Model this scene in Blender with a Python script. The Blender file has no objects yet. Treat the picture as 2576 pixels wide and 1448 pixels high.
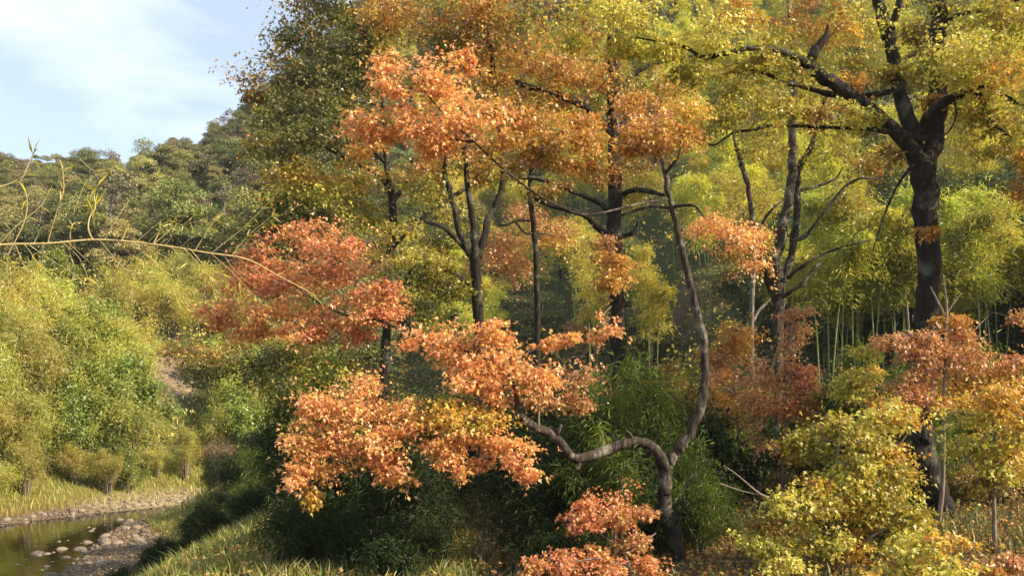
import bpy, math
import numpy as np

R = math.radians
C = bpy.context.scene.collection
SC = bpy.context.scene
rng = np.random.default_rng(11)

# ------------------------------------------------------------------ camera, sky, sun, exposure
F = 2474.0            # focal length in units of a 2576 wide picture
HY = 1000.0           # where the horizon falls in that picture
ZC = 6.0              # camera height above the water
cam = bpy.data.cameras.new('camera')
cam.sensor_width = 36
cam.lens = F / 2576 * 36
cam.shift_y = (HY - 724) / 2576
cam.clip_start = 0.1
cam.clip_end = 3000
co = bpy.data.objects.new('camera', cam)
co.location = (0, 0, ZC)
co.rotation_euler = (R(90), 0, 0)
C.objects.link(co)
SC.camera = co

SUN = np.array([0.82, -0.27, 0.58]); SUN = SUN / np.linalg.norm(SUN)
EL = math.asin(SUN[2]); AZ = math.atan2(SUN[0], SUN[1])
sl = bpy.data.lights.new('sun', 'SUN')
sl.energy = 5.0
sl.angle = R(0.5)
sl.color = (1.0, 0.84, 0.60)
so = bpy.data.objects.new('sun', sl)
so.rotation_euler = (R(90) - EL, 0, math.pi - AZ)
so.location = (40, -25, 60)
C.objects.link(so)

w = bpy.data.worlds.new('World'); SC.world = w
w.use_nodes = True
nt = w.node_tree; nt.nodes.clear()
def N(nt, typ, **kw):
    n = nt.nodes.new(typ)
    for k, v in kw.items(): setattr(n, k, v)
    return n
sky = N(nt, 'ShaderNodeTexSky', sky_type='NISHITA', sun_disc=False)
sky.sun_elevation = EL; sky.sun_rotation = AZ
sky.air_density = 1.0; sky.dust_density = 0.6; sky.ozone_density = 1.5
tc = N(nt, 'ShaderNodeTexCoord')
mp = N(nt, 'ShaderNodeMapping'); mp.inputs['Scale'].default_value = (1.6, 1.6, 5.0); mp.inputs['Rotation'].default_value = (0.2, 0.35, 0.4)
cn = N(nt, 'ShaderNodeTexNoise'); cn.inputs['Scale'].default_value = 2.2; cn.inputs['Detail'].default_value = 7; cn.inputs['Roughness'].default_value = 0.55; cn.inputs['Distortion'].default_value = 0.5
cr = N(nt, 'ShaderNodeMapRange'); cr.inputs['From Min'].default_value = 0.36; cr.inputs['From Max'].default_value = 0.74; cr.inputs['To Min'].default_value = 0.26; cr.inputs['To Max'].default_value = 0.85
cm = N(nt, 'ShaderNodeMixRGB'); cm.inputs['Color2'].default_value = (7.6, 8.3, 9.0, 1)
bg = N(nt, 'ShaderNodeBackground'); bg.inputs['Strength'].default_value = 0.078
wo = N(nt, 'ShaderNodeOutputWorld')
L = nt.links.new
L(tc.outputs['Generated'], mp.inputs['Vector']); L(mp.outputs['Vector'], cn.inputs['Vector'])
L(cn.outputs['Fac'], cr.inputs['Value']); L(cr.outputs['Result'], cm.inputs['Fac'])
L(sky.outputs['Color'], cm.inputs['Color1']); L(cm.outputs['Color'], bg.inputs['Color']); L(bg.outputs['Background'], wo.inputs['Surface'])

SC.view_settings.view_transform = 'Standard'
SC.view_settings.look = 'None'
SC.view_settings.exposure = 1.3
SC.view_settings.gamma = 1
SC.cycles.max_bounces = 6
SC.cycles.diffuse_bounces = 3
SC.cycles.transmission_bounces = 4
SC.cycles.glossy_bounces = 2
SC.cycles.volume_bounces = 0
SC.render.filter_size = 1.9

# ------------------------------------------------------------------ helpers
def P(vx, vy, Y):
    return np.array([(vx - 1288) / F * Y, Y, ZC - (vy - HY) / F * Y])

def proj(p):
    p = np.asarray(p, float)
    return 1288 + p[..., 0] / p[..., 1] * F, HY - (p[..., 2] - ZC) / p[..., 1] * F

def ss(a, b, t):
    t = np.clip((t - a) / (b - a), 0, 1)
    return t * t * (3 - 2 * t)

def unit(v):
    return v / np.maximum(np.linalg.norm(v, axis=-1, keepdims=True), 1e-9)

class MB:
    """collects vertices, polygons, material indices and per-vertex tints; builds ONE mesh object"""
    def __init__(self): self.V = []; self.P = []; self.K = []; self.M = []; self.T = []; self.n = 0
    def add(self, V, faces, mat=0, tint=(1, 1, 1)):
        V = np.asarray(V, np.float32); faces = np.asarray(faces, np.int32)
        if len(V) == 0 or len(faces) == 0: return
        self.V.append(V); self.P.append((faces + self.n).ravel())
        self.K.append(np.full(len(faces), faces.shape[1], np.int32)); self.M.append(np.full(len(faces), mat, np.int32))
        t = np.ones((len(V), 4), np.float32); t[:, :3] = tint
        self.T.append(t); self.n += len(V)
    def mesh(self, name, mats, smooth=False, origin=(0, 0, 0)):
        me = bpy.data.meshes.new(name)
        if self.n == 0: return me
        V = np.concatenate(self.V) - np.asarray(origin, np.float32); P_ = np.concatenate(self.P); K = np.concatenate(self.K); M = np.concatenate(self.M)
        me.vertices.add(len(V)); me.vertices.foreach_set('co', V.ravel())
        me.loops.add(len(P_)); me.loops.foreach_set('vertex_index', P_)
        me.polygons.add(len(K))
        st = np.zeros(len(K), np.int32); st[1:] = np.cumsum(K)[:-1]
        me.polygons.foreach_set('loop_start', st); me.polygons.foreach_set('loop_total', K)
        me.polygons.foreach_set('material_index', M)
        me.polygons.foreach_set('use_smooth', np.full(len(K), smooth, bool))
        for m in mats: me.materials.append(m)
        at = me.attributes.new('tint', 'FLOAT_COLOR', 'POINT'); at.data.foreach_set('color', np.concatenate(self.T).ravel())
        me.update(calc_edges=True)
        return me
    def build(self, name, mats, parent=None, smooth=False, origin=(0, 0, 0)):
        o = bpy.data.objects.new(name, None)
        org = tuple(parent.location) if parent is not None else origin
        bpy.data.objects.remove(o)
        o = bpy.data.objects.new(name, self.mesh(name, mats, smooth, org)); C.objects.link(o)
        if parent is not None: o.parent = parent
        else: o.location = origin
        return o

def tag(o, label=None, cat=None, group=None, kind=None):
    if label: o['label'] = label
    if cat: o['category'] = cat
    if group: o['group'] = group
    if kind: o['kind'] = kind
    return o

def thing(name, label, cat, loc=(0, 0, 0), group=None):
    o = bpy.data.objects.new(name, None); C.objects.link(o); o.location = tuple(float(v) for v in loc)
    o.empty_display_size = 0.2
    return tag(o, label, cat, group)

def copy_tree(o, parent=None):
    c = o.copy(); C.objects.link(c)
    if parent is not None: c.parent = parent
    for ch in list(o.children): copy_tree(ch, c)
    return c

def catmull(pts, n):
    """smooth resample of a polyline whose columns are (x, y, z, radius)"""
    p = np.asarray(pts, float)
    if len(p) == 2: 
        t = np.linspace(0, 1, max(2, n))[:, None]; return p[0] * (1 - t) + p[1] * t
    q = np.vstack([2 * p[0] - p[1], p, 2 * p[-1] - p[-2]])
    out = []
    for i in range(1, len(q) - 2):
        t = np.linspace(0, 1, n, endpoint=False)[:, None]
        a, b, c, d = q[i - 1], q[i], q[i + 1], q[i + 2]
        out.append(0.5 * (2 * b + (c - a) * t + (2 * a - 5 * b + 4 * c - d) * t * t + (3 * b - a - 3 * c + d) * t ** 3))
    out.append(p[-1:])
    o = np.vstack(out); o[:, 3] = np.maximum(o[:, 3], p[:, 3].min() * 0.8)
    return o

def tube(mb, pts, sides=8, n=5, mat=0, tint=(1, 1, 1), rough=0.0, seed=0, cap=True):
    c = catmull(pts, n); X = c[:, :3]; r = c[:, 3]
    if rough:
        gg = np.random.default_rng(seed + 999); j_ = gg.normal(size=X.shape); j_ = (j_ + np.roll(j_, 1, 0) + np.roll(j_, -1, 0)) / 3; j_[0] = 0
        X = X + j_ * r[:, None] * 0.2; r = r * (1 + 0.9 * rough * np.convolve(gg.normal(size=len(r)), [.25, .5, .25], 'same'))
    T = unit(np.gradient(X, axis=0))
    ref = np.array([0.0, 0, 1]) if abs(T[0, 2]) < 0.8 else np.array([0.0, 1, 0])
    U = np.zeros_like(T); u = unit(np.cross(T[0], ref))
    for i in range(len(T)):
        u = u - T[i] * np.dot(u, T[i]); u = u / max(np.linalg.norm(u), 1e-9); U[i] = u
    W = np.cross(T, U)
    a = np.linspace(0, 2 * math.pi, sides, endpoint=False)
    rr = r[:, None] * np.ones((1, sides))
    if rough:
        g = np.random.default_rng(seed)
        rr = rr * (1 + rough * (g.normal(size=rr.shape) * 0.4 + 0.6 * np.sin(a[None, :] * 3 + np.arange(len(r))[:, None] * 0.35 + g.uniform(0, 6))))
    V = X[:, None, :] + rr[..., None] * (np.cos(a)[None, :, None] * U[:, None, :] + np.sin(a)[None, :, None] * W[:, None, :])
    m = len(X); i = np.arange(m - 1)[:, None]; j = np.arange(sides)[None, :]; j2 = (j + 1) % sides
    Fq = np.stack([i * sides + j, i * sides + j2, (i + 1) * sides + j2, (i + 1) * sides + j], -1).reshape(-1, 4)
    mb.add(V.reshape(-1, 3), Fq, mat, tint)
    if cap and sides >= 5:
        base = V[-1]; 
        mb.add(np.vstack([base, X[-1:] + T[-1] * r[-1] * 0.6]), [[k, (k + 1) % sides, sides] for k in range(sides)], mat, tint)
    return X, r

# ---- leaves
STAR = np.array([[0, 0, 0], [0.42, 0.36, 0.06], [0.15, 0.46, 0], [0, 1, -0.08], [-0.15, 0.46, 0], [-0.42, 0.36, 0.06]])
STAR_F = np.array([[0, 1, 2, 3, 4, 5]])
LANCE = np.array([[0, 0, 0], [0.075, 0.35, 0.03], [0, 1, -0.12], [-0.075, 0.35, 0.03]])
OVAL = np.array([[0, 0, 0], [0.26, 0.45, 0.08], [0, 1, -0.05], [-0.26, 0.45, 0.08]])
QUAD_F = np.array([[0, 1, 2], [0, 2, 3]])
TRI_F = np.array([[0, 1, 2, 3]])
SHAPES = {'star': (STAR, np.array([[0, 1, 2], [0, 2, 3], [0, 3, 4], [0, 4, 5]])), 'lance': (LANCE, QUAD_F), 'oval': (OVAL, QUAD_F)}

def leaves(mb, pos, tip, nor, size, tint, shape='star', mat=0):
    B, Fc = SHAPES[shape]
    tip = unit(tip); nor = unit(nor - tip * (nor * tip).sum(-1, keepdims=True)); side = np.cross(tip, nor)
    V = pos[:, None, :] + size[:, None, None] * (B[None, :, 0:1] * side[:, None, :] + B[None, :, 1:2] * tip[:, None, :] + B[None, :, 2:3] * nor[:, None, :])
    k = len(B); Fa = (np.arange(len(pos))[:, None, None] * k + Fc[None]).reshape(-1, 3)
    mb.add(V.reshape(-1, 3), Fa, mat, np.repeat(tint, k, axis=0))

def tints(g, pal, n, v=0.22):
    """n leaf colours from a weighted palette [(rgb, weight), ...]"""
    cols = np.array([p[0] for p in pal]); wt = np.array([p[1] for p in pal], float); wt /= wt.sum()
    i = g.choice(len(cols), n, p=wt); j = g.choice(len(cols), n, p=wt); t = g.random((n, 1)) * 0.5
    c = cols[i] * (1 - t) + cols[j] * t
    return np.clip(c * np.exp(g.normal(0, v, (n, 1))), 0.004, 0.85)

def spray(g, mb, c, out, s, m, size, pal, shape='star', mat=0, droop=0.5, flat=0.35, v=0.22, tip_down=0.45):
    """m leaves spread in a drooping, roughly horizontal spray of radius s at c"""
    n = unit(np.array([0, 0, 1.0]) + out * 0.35 + g.normal(0, 0.28, 3))
    e1 = unit(np.cross(n, g.normal(size=3))); e2 = np.cross(n, e1)
    r = s * np.sqrt(g.random(m)); a = g.random(m) * 2 * math.pi
    rad = np.cos(a)[:, None] * e1 + np.sin(a)[:, None] * e2
    pos = c + rad * r[:, None] + n * g.normal(0, s * flat * 0.5, (m, 1)); pos[:, 2] -= droop * r * r / max(s, 1e-3)
    tip = rad * 0.8 + g.normal(0, 0.45, (m, 3)); tip[:, 2] -= tip_down
    nor = n + g.normal(0, 0.6, (m, 3))
    sz = size * g.uniform(0.6, 1.25, m)
    # a spray keeps a hue of its own
    base = tints(g, pal, 1, 0.1)
    t = tints(g, pal, m, v) * 0.6 + base * 0.4
    leaves(mb, pos, tip, nor, sz, t, shape, mat)

# ------------------------------------------------------------------ materials
def mat_new(name):
    m = bpy.data.materials.new(name); m.use_nodes = True
    nt = m.node_tree; nt.nodes.clear()
    return m, nt, N(nt, 'ShaderNodeOutputMaterial')

def leaf_mat(name, trans=0.40, gloss=0.04, rough=0.42, rnd=0.0, tgain=(1.15, 1.1, 0.9)):
    m, nt, out = mat_new(name); L = nt.links.new
    at = N(nt, 'ShaderNodeAttribute', attribute_name='tint')
    col = at.outputs['Color']
    if rnd:
        oi = N(nt, 'ShaderNodeObjectInfo')
        hv = N(nt, 'ShaderNodeHueSaturation')
        mr = N(nt, 'ShaderNodeMapRange'); mr.inputs['To Min'].default_value = 1 - rnd; mr.inputs['To Max'].default_value = 1 + rnd
        mh = N(nt, 'ShaderNodeMath', operation='MULTIPLY'); mh.inputs[1].default_value = 7.13
        mf = N(nt, 'ShaderNodeMath', operation='FRACT')
        mr2 = N(nt, 'ShaderNodeMapRange'); mr2.inputs['To Min'].default_value = 0.5 - rnd * 0.09; mr2.inputs['To Max'].default_value = 0.5 + rnd * 0.09
        L(oi.outputs['Random'], mr.inputs['Value']); L(mr.outputs['Result'], hv.inputs['Value'])
        L(oi.outputs['Random'], mh.inputs[0]); L(mh.outputs[0], mf.inputs[0]); L(mf.outputs[0], mr2.inputs['Value']); L(mr2.outputs['Result'], hv.inputs['Hue'])
        L(col, hv.inputs['Color']); col = hv.outputs['Color']
    tg = N(nt, 'ShaderNodeMixRGB', blend_type='MULTIPLY'); tg.inputs['Fac'].default_value = 1; tg.inputs['Color2'].default_value = (*tgain, 1)
    L(col, tg.inputs['Color1'])
    d = N(nt, 'ShaderNodeBsdfDiffuse'); t = N(nt, 'ShaderNodeBsdfTranslucent'); gl = N(nt, 'ShaderNodeBsdfGlossy'); gl.inputs['Roughness'].default_value = rough
    gl.inputs['Color'].default_value = (0.9, 0.9, 0.9, 1)
    m1 = N(nt, 'ShaderNodeMixShader'); m1.inputs[0].default_value = trans
    m2 = N(nt, 'ShaderNodeMixShader'); m2.inputs[0].default_value = gloss
    L(col, d.inputs['Color']); L(tg.outputs['Color'], t.inputs['Color'])
    L(d.outputs[0], m1.inputs[1]); L(t.outputs[0], m1.inputs[2]); L(m1.outputs[0], m2.inputs[1]); L(gl.outputs[0], m2.inputs[2]); L(m2.outputs[0], out.inputs['Surface'])
    return m

def bark_mat(name, dark, light, lichen, lich_amt=0.5, scale=9.0, bump=0.6, stretch=0.22):
    m, nt, out = mat_new(name); L = nt.links.new
    tc = N(nt, 'ShaderNodeTexCoord'); mp = N(nt, 'ShaderNodeMapping'); mp.inputs['Scale'].default_value = (1, 1, stretch)
    n1 = N(nt, 'ShaderNodeTexNoise'); n1.inputs['Scale'].default_value = scale * 2.2; n1.inputs['Detail'].default_value = 6; n1.inputs['Roughness'].default_value = 0.65
    n2 = N(nt, 'ShaderNodeTexVoronoi'); n2.inputs['Scale'].default_value = scale * 1.6
    n3 = N(nt, 'ShaderNodeTexNoise'); n3.inputs['Scale'].default_value = 2.6; n3.inputs['Detail'].default_value = 8; n3.inputs['Roughness'].default_value = 0.7
    L(tc.outputs['Object'], mp.inputs['Vector']); L(mp.outputs[0], n1.inputs['Vector']); L(mp.outputs[0], n2.inputs['Vector']); L(tc.outputs['Object'], n3.inputs['Vector'])
    r1 = N(nt, 'ShaderNodeValToRGB'); r1.color_ramp.elements[0].position = 0.35; r1.color_ramp.elements[1].position = 0.7
    r1.color_ramp.elements[0].color = (*dark, 1); r1.color_ramp.elements[1].color = (*light, 1)
    L(n1.outputs['Fac'], r1.inputs['Fac'])
    r3 = N(nt, 'ShaderNodeMapRange'); r3.inputs['From Min'].default_value = 0.52; r3.inputs['From Max'].default_value = 0.68; r3.inputs['To Max'].default_value = lich_amt
    L(n3.outputs['Fac'], r3.inputs['Value'])
    mx = N(nt, 'ShaderNodeMixRGB'); mx.inputs['Color2'].default_value = (*lichen, 1)
    L(r3.outputs['Result'], mx.inputs['Fac']); L(r1.outputs['Color'], mx.inputs['Color1'])
    ad = N(nt, 'ShaderNodeMath', operation='ADD'); L(n1.outputs['Fac'], ad.inputs[0]); L(n2.outputs['Distance'], ad.inputs[1])
    bp = N(nt, 'ShaderNodeBump'); bp.inputs['Strength'].default_value = bump; bp.inputs['Distance'].default_value = 0.04
    L(ad.outputs[0], bp.inputs['Height'])
    b = N(nt, 'ShaderNodeBsdfPrincipled'); b.inputs['Roughness'].default_value = 0.9
    b.inputs['Specular IOR Level'].default_value = 0.2
    L(mx.outputs['Color'], b.inputs['Base Color']); L(bp.outputs[0], b.inputs['Normal']); L(b.outputs[0], out.inputs['Surface'])
    return m

M_LEAF = leaf_mat('autumn_leaf')
M_GREEN = leaf_mat('green_leaf', 0.28, 0.015, 0.5, tgain=(1.15, 1.15, 0.6))
M_FAR = leaf_mat('hill_leaf', 0.25, 0.03, 0.5, rnd=0.3)
M_BAMBOO = leaf_mat('bamboo_leaf', 0.42, 0.05, 0.45, rnd=0.22, tgain=(1.15, 1.15, 0.6))
M_GRASS = leaf_mat('grass_blade', 0.3, 0.04, 0.5)
M_BARK = bark_mat('dark_bark', (0.006, 0.0045, 0.003), (0.034, 0.025, 0.018), (0.13, 0.13, 0.10), 0.7)
M_PALE = bark_mat('pale_bark', (0.07, 0.055, 0.042), (0.19, 0.155, 0.12), (0.42, 0.40, 0.34), 0.75, 11)
M_MID = bark_mat('brown_bark', (0.008, 0.006, 0.004), (0.05, 0.037, 0.027), (0.17, 0.155, 0.12), 0.6)
M_GREY = bark_mat('grey_brown_bark', (0.014, 0.010, 0.007), (0.075, 0.058, 0.043), (0.30, 0.28, 0.22), 0.8, 11)
M_TWIG = bark_mat('twig_bark', (0.10, 0.075, 0.055), (0.26, 0.205, 0.155), (0.33, 0.29, 0.23), 0.4, 20, 0.2)
M_CULM = bark_mat('bamboo_culm', (0.13, 0.15, 0.05), (0.25, 0.27, 0.11), (0.36, 0.34, 0.22), 0.5, 3, 0.05, 0.1)
M_STRAW = bark_mat('dry_bamboo', (0.30, 0.22, 0.09), (0.50, 0.40, 0.19), (0.5, 0.46, 0.3), 0.4, 6, 0.1, 0.1)

# ------------------------------------------------------------------ terrain
RIV = np.array([(-20, -60), (-19, 0), (-20.3, 33), (-21.5, 41), (-21.2, 48), (-18.6, 54), (-13, 59), (-5, 63), (6, 68), (20, 78)], float)
RHW = np.array([5, 5, 5, 4.3, 2.5, 1.5, 1.3, 1.3, 1.2, 1.2])
RGR = np.array([3, 3, 3.2, 2.2, 0.7, 1.8, 1.6, 1, 1, 1.0])

def river_coord(x, y):
    """signed distance right of the river's middle, half width, gravel width"""
    best = np.full(x.shape, 1e9); sd = np.zeros(x.shape); hw = np.zeros(x.shape); gr = np.zeros(x.shape)
    for i in range(len(RIV) - 1):
        a, b = RIV[i], RIV[i + 1]; d = b - a; l2 = d @ d
        t = np.clip(((x - a[0]) * d[0] + (y - a[1]) * d[1]) / l2, 0, 1)
        px, py = a[0] + t * d[0], a[1] + t * d[1]
        q = np.hypot(x - px, y - py); m = q < best
        side = np.where((x - a[0]) * d[1] - (y - a[1]) * d[0] > 0, 1.0, -1.0)
        best = np.where(m, q, best); sd = np.where(m, q * side, sd)
        hw = np.where(m, RHW[i] * (1 - t) + RHW[i + 1] * t, hw); gr = np.where(m, RGR[i] * (1 - t) + RGR[i + 1] * t, gr)
    return sd, hw, gr

FX = [-260, -120, -60, -34, -27, -22, -17, -10, -2, 6, 13, 30, 80, 200]
FY = [120, 90, 62, 50, 53, 60, 66, 74, 76, 64, 50, 41, 30, 20]
def wob(x, y, s, seed=0):
    g = np.random.default_rng(seed); o = 0
    for k in range(5):
        a, b, c, d = g.uniform(-1, 1, 2).tolist() + g.uniform(0, 6.28, 2).tolist()
        o = o + np.sin((x * a + y * b) / s * 2.2 + c) * np.cos((x * b - y * a) / s * 1.3 + d)
    return o / 3.0

def ground(x, y):
    x = np.asarray(x, float); y = np.asarray(y, float)
    sd, hw, gr = river_coord(x, y)
    rt = sd - hw
    terr = 3.5 + 0.25 * wob(x, y, 9, 1) + 0.02 * np.clip(x, 0, 30)
    right = np.where(rt < gr, 0.10 * rt, 0.10 * gr + (terr - 0.2) * ss(gr - 0.4, gr + 8.0, rt) )
    lt = -sd - hw
    left = np.where(lt < 1.2, 0.15 * lt, 0.18 + 0.34 * np.clip(lt - 1.2, 0, 8))
    bed = -0.75 * (1 - np.clip(np.abs(sd) / np.maximum(hw, .1), 0, 1) ** 2)
    base = np.where(rt > 0, right, np.where(lt > 0, left, bed))
    fy = np.interp(x, FX, FY)
    hd = (y - fy) * 0.86
    az = 1288 + x / np.maximum(y, 1) * F
    slope = np.interp(az, [500, 700, 1050], [0.44, 0.50, 0.64]) + 0.04 * wob(x, y, 60, 5)
    hill = base + slope * (np.logaddexp(0, hd / 2.5) * 2.5) + 1.2 * wob(x, y, 24, 2) * ss(4, 25, hd)
    cap = np.interp(az, [-600, 0, 240, 320, 480, 640, 800, 1000, 1600, 2600], [74, 67, 51, 46, 55, 72, 92, 110, 122, 128]) + 4 * wob(x, y, 40, 3)
    hill = np.where(hill > cap - 8, cap - 8 + 8 * (1 - np.exp(-np.clip(hill - cap + 8, 0, 400) / 8)), hill)
    hill = hill - 0.25 * np.clip(hd - 330, 0, 1000)
    z = np.where(hd > -9, hill, base)
    z = z + 0.06 * wob(x, y, 2.2, 4) * (np.abs(sd) > hw)
    return z

gx = np.unique(np.concatenate([np.arange(-700, -60, 20), np.arange(-60, -32, 2), np.arange(-32, 22, 0.45), np.arange(22, 60, 2), np.arange(60, 701, 20)]))
gy = np.unique(np.concatenate([np.arange(-300, -10, 20), np.arange(-10, 14, 2), np.arange(14, 66, 0.5), np.arange(66, 130, 2), np.arange(130, 300, 5), np.arange(300, 901, 25)]))
GX, GY = np.meshgrid(gx, gy)
GZ = ground(GX, GY)
sd, hw, gr = river_coord(GX, GY)
fyg = np.interp(GX, FX, FY)
soil = np.array([0.075, 0.05, 0.03]); litter = np.array([0.15, 0.085, 0.035]); grassc = np.array([0.12, 0.12, 0.03]); stonec = np.array([0.12, 0.09, 0.06]); sandc = np.array([0.27, 0.21, 0.135]); bedc = np.array([0.07, 0.05, 0.022]); scarc = np.array([0.185, 0.135, 0.095])
def lerp(a, b, t): return a * (1 - t[..., None]) + b * t[..., None]
col = np.ones(GX.shape + (3,)) * soil
col = lerp(col, litter, ss(-0.3, 0.5, wob(GX, GY, 4, 7)))
bankm = np.maximum(ss(0, 2, sd - hw - gr) * ss(13, 8, sd - hw), ss(1.0, 2.5, -sd - hw))
col = lerp(col, grassc, bankm)
col = lerp(col, np.array([0.055, 0.065, 0.022]), ss(2, 10, (GY - fyg)))
gm = ss(0.6, -0.1, np.abs(sd) - hw - gr) 
col = lerp(col, stonec, gm); col = lerp(col, sandc, gm * ss(50, 55, GY) * ss(66, 60, GY))
col = lerp(col, bedc, ss(0.2, -0.5, np.abs(sd) - hw))
pvx, pvy = proj(np.stack([GX, np.maximum(GY, 1), GZ], -1))
SCX, SCY, SCR = -24.6, 68.5, 5.0
scar_d = np.hypot((GX - SCX) / 2.2, (GY - SCY) / 5.0) + 0.22 * wob(GX, GY, 3, 9) + 0.16 * wob(GX, GY, 1.1, 10)
scar = ss(1.05, 0.9, scar_d)
col = lerp(col, scarc, scar)
mb = MB(); ny, nx = GX.shape
ii = np.arange(ny - 1)[:, None] * nx + np.arange(nx - 1)[None, :]
mb.add(np.stack([GX, GY, GZ], -1).reshape(-1, 3), np.stack([ii, ii + 1, ii + nx + 1, ii + nx], -1).reshape(-1, 4), 0, col.reshape(-1, 3))
def ground_mat():
    m, nt, out = mat_new('ground_soil'); L = nt.links.new
    at = N(nt, 'ShaderNodeAttribute', attribute_name='tint'); tc = N(nt, 'ShaderNodeTexCoord')
    n1 = N(nt, 'ShaderNodeTexNoise'); n1.inputs['Scale'].default_value = 2.3; n1.inputs['Detail'].default_value = 9; n1.inputs['Roughness'].default_value = 0.7
    n2 = N(nt, 'ShaderNodeTexVoronoi'); n2.inputs['Scale'].default_value = 7.0
    L(tc.outputs['Object'], n1.inputs['Vector']); L(tc.outputs['Object'], n2.inputs['Vector'])
    mr = N(nt, 'ShaderNodeMapRange'); mr.inputs['From Min'].default_value = 0.25; mr.inputs['From Max'].default_value = 0.75; mr.inputs['To Min'].default_value = 0.5; mr.inputs['To Max'].default_value = 1.5
    L(n1.outputs['Fac'], mr.inputs['Value'])
    mu = N(nt, 'ShaderNodeMixRGB', blend_type='MULTIPLY'); mu.inputs['Fac'].default_value = 1
    L(at.outputs['Color'], mu.inputs['Color1']); L(mr.outputs['Result'], mu.inputs['Color2'])
    ad = N(nt, 'ShaderNodeMath', operation='ADD'); L(n1.outputs['Fac'], ad.inputs[0]); L(n2.outputs['Distance'], ad.inputs[1])
    bp = N(nt, 'ShaderNodeBump'); bp.inputs['Strength'].default_value = 0.8; bp.inputs['Distance'].default_value = 0.12; L(ad.outputs[0], bp.inputs['Height'])
    b = N(nt, 'ShaderNodeBsdfPrincipled'); b.inputs['Roughness'].default_value = 0.95; b.inputs['Specular IOR Level'].default_value = 0.15
    L(mu.outputs['Color'], b.inputs['Base Color']); L(bp.outputs[0], b.inputs['Normal']); L(b.outputs[0], out.inputs['Surface'])
    return m
go = mb.build('ground', [ground_mat()], smooth=True); tag(go, kind='structure')

# water: one sheet in the channel, real refraction kept simple with a thin tinted gloss
mb = MB()
wy = np.concatenate([np.arange(-60, 30, 6), np.arange(30, 66, 0.5)])
pts = []
seglen = np.concatenate([[0], np.cumsum(np.hypot(*np.diff(RIV, axis=0).T))])
ss_ = np.linspace(0, seglen[-1], 160)
cx = np.interp(ss_, seglen, RIV[:, 0]); cy = np.interp(ss_, seglen, RIV[:, 1]); chw = np.interp(ss_, seglen, RHW)
tx, ty = np.gradient(cx), np.gradient(cy); tl = np.hypot(tx, ty); nxv, nyv = ty / tl, -tx / tl
VW = np.stack([np.stack([cx + nxv * chw * k * 1.05, cy + nyv * chw * k * 1.05, np.zeros_like(cx) - 0.05], -1) for k in (-1, -0.5, 0, 0.5, 1)], 1)
i = np.arange(len(cx) - 1)[:, None] * 5 + np.arange(4)[None]
mb.add(VW.reshape(-1, 3), np.stack([i, i + 1, i + 6, i + 5], -1).reshape(-1, 4))
m, nt_, out = mat_new('river_water'); L2 = nt_.links.new
tcw = N(nt_, 'ShaderNodeTexCoord'); mpw = N(nt_, 'ShaderNodeMapping'); mpw.inputs['Scale'].default_value = (1.0, 0.35, 1)
nw = N(nt_, 'ShaderNodeTexNoise'); nw.inputs['Scale'].default_value = 3.2; nw.inputs['Detail'].default_value = 4
bw = N(nt_, 'ShaderNodeBump'); bw.inputs['Strength'].default_value = 0.22; bw.inputs['Distance'].default_value = 0.05
L2(tcw.outputs['Object'], mpw.inputs['Vector']); L2(mpw.outputs[0], nw.inputs['Vector']); L2(nw.outputs['Fac'], bw.inputs['Height'])
tr = N(nt_, 'ShaderNodeBsdfTransparent'); tr.inputs['Color'].default_value = (0.62, 0.50, 0.26, 1)
gw = N(nt_, 'ShaderNodeBsdfGlossy'); gw.inputs['Roughness'].default_value = 0.06; gw.inputs['Color'].default_value = (0.9, 0.92, 0.95, 1)
fr = N(nt_, 'ShaderNodeFresnel'); fr.inputs['IOR'].default_value = 1.33
L2(bw.outputs[0], gw.inputs['Normal']); L2(bw.outputs[0], fr.inputs['Normal'])
mw = N(nt_, 'ShaderNodeMixShader'); L2(fr.outputs[0], mw.inputs[0]); L2(tr.outputs[0], mw.inputs[1]); L2(gw.outputs[0], mw.inputs[2]); L2(mw.outputs[0], out.inputs['Surface'])
wo_ = mb.build('river_water', [m], smooth=True); tag(wo_, kind='structure')

# ------------------------------------------------------------------ palettes (leaf colours, linear)
OR = [((0.75, 0.35, 0.15), 5), ((0.73, 0.44, 0.13), 3), ((0.63, 0.23, 0.115), 3), ((0.62, 0.48, 0.12), 1.5)]
RD = [((0.60, 0.23, 0.11), 5), ((0.50, 0.16, 0.08), 3), ((0.68, 0.32, 0.13), 3.5), ((0.54, 0.38, 0.09), 1.5)]
BR = [((0.44, 0.19, 0.05), 4), ((0.48, 0.27, 0.05), 4), ((0.38, 0.28, 0.04), 3), ((0.40, 0.12, 0.05), 1.5)]
PK = [((0.46, 0.215, 0.105), 4), ((0.42, 0.24, 0.09), 3), ((0.46, 0.16, 0.085), 2), ((0.44, 0.31, 0.08), 2.5)]
GO = [((0.60, 0.40, 0.07), 4), ((0.52, 0.26, 0.04), 3), ((0.45, 0.40, 0.06), 3), ((0.50, 0.17, 0.04), 1)]
YG = [((0.53, 0.49, 0.08), 5), ((0.62, 0.54, 0.12), 4), ((0.38, 0.39, 0.05), 4), ((0.60, 0.38, 0.07), 2)]
OL = [((0.30, 0.27, 0.035), 5), ((0.40, 0.34, 0.045), 4), ((0.20, 0.21, 0.03), 3), ((0.42, 0.22, 0.04), 2)]
OB = [((0.24, 0.20, 0.03), 4), ((0.32, 0.17, 0.03), 4), ((0.17, 0.17, 0.03), 3), ((0.36, 0.10, 0.03), 2)]
DG = [((0.12, 0.14, 0.03), 5), ((0.17, 0.17, 0.03), 4), ((0.09, 0.11, 0.03), 3), ((0.26, 0.13, 0.03), 2)]
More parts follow.
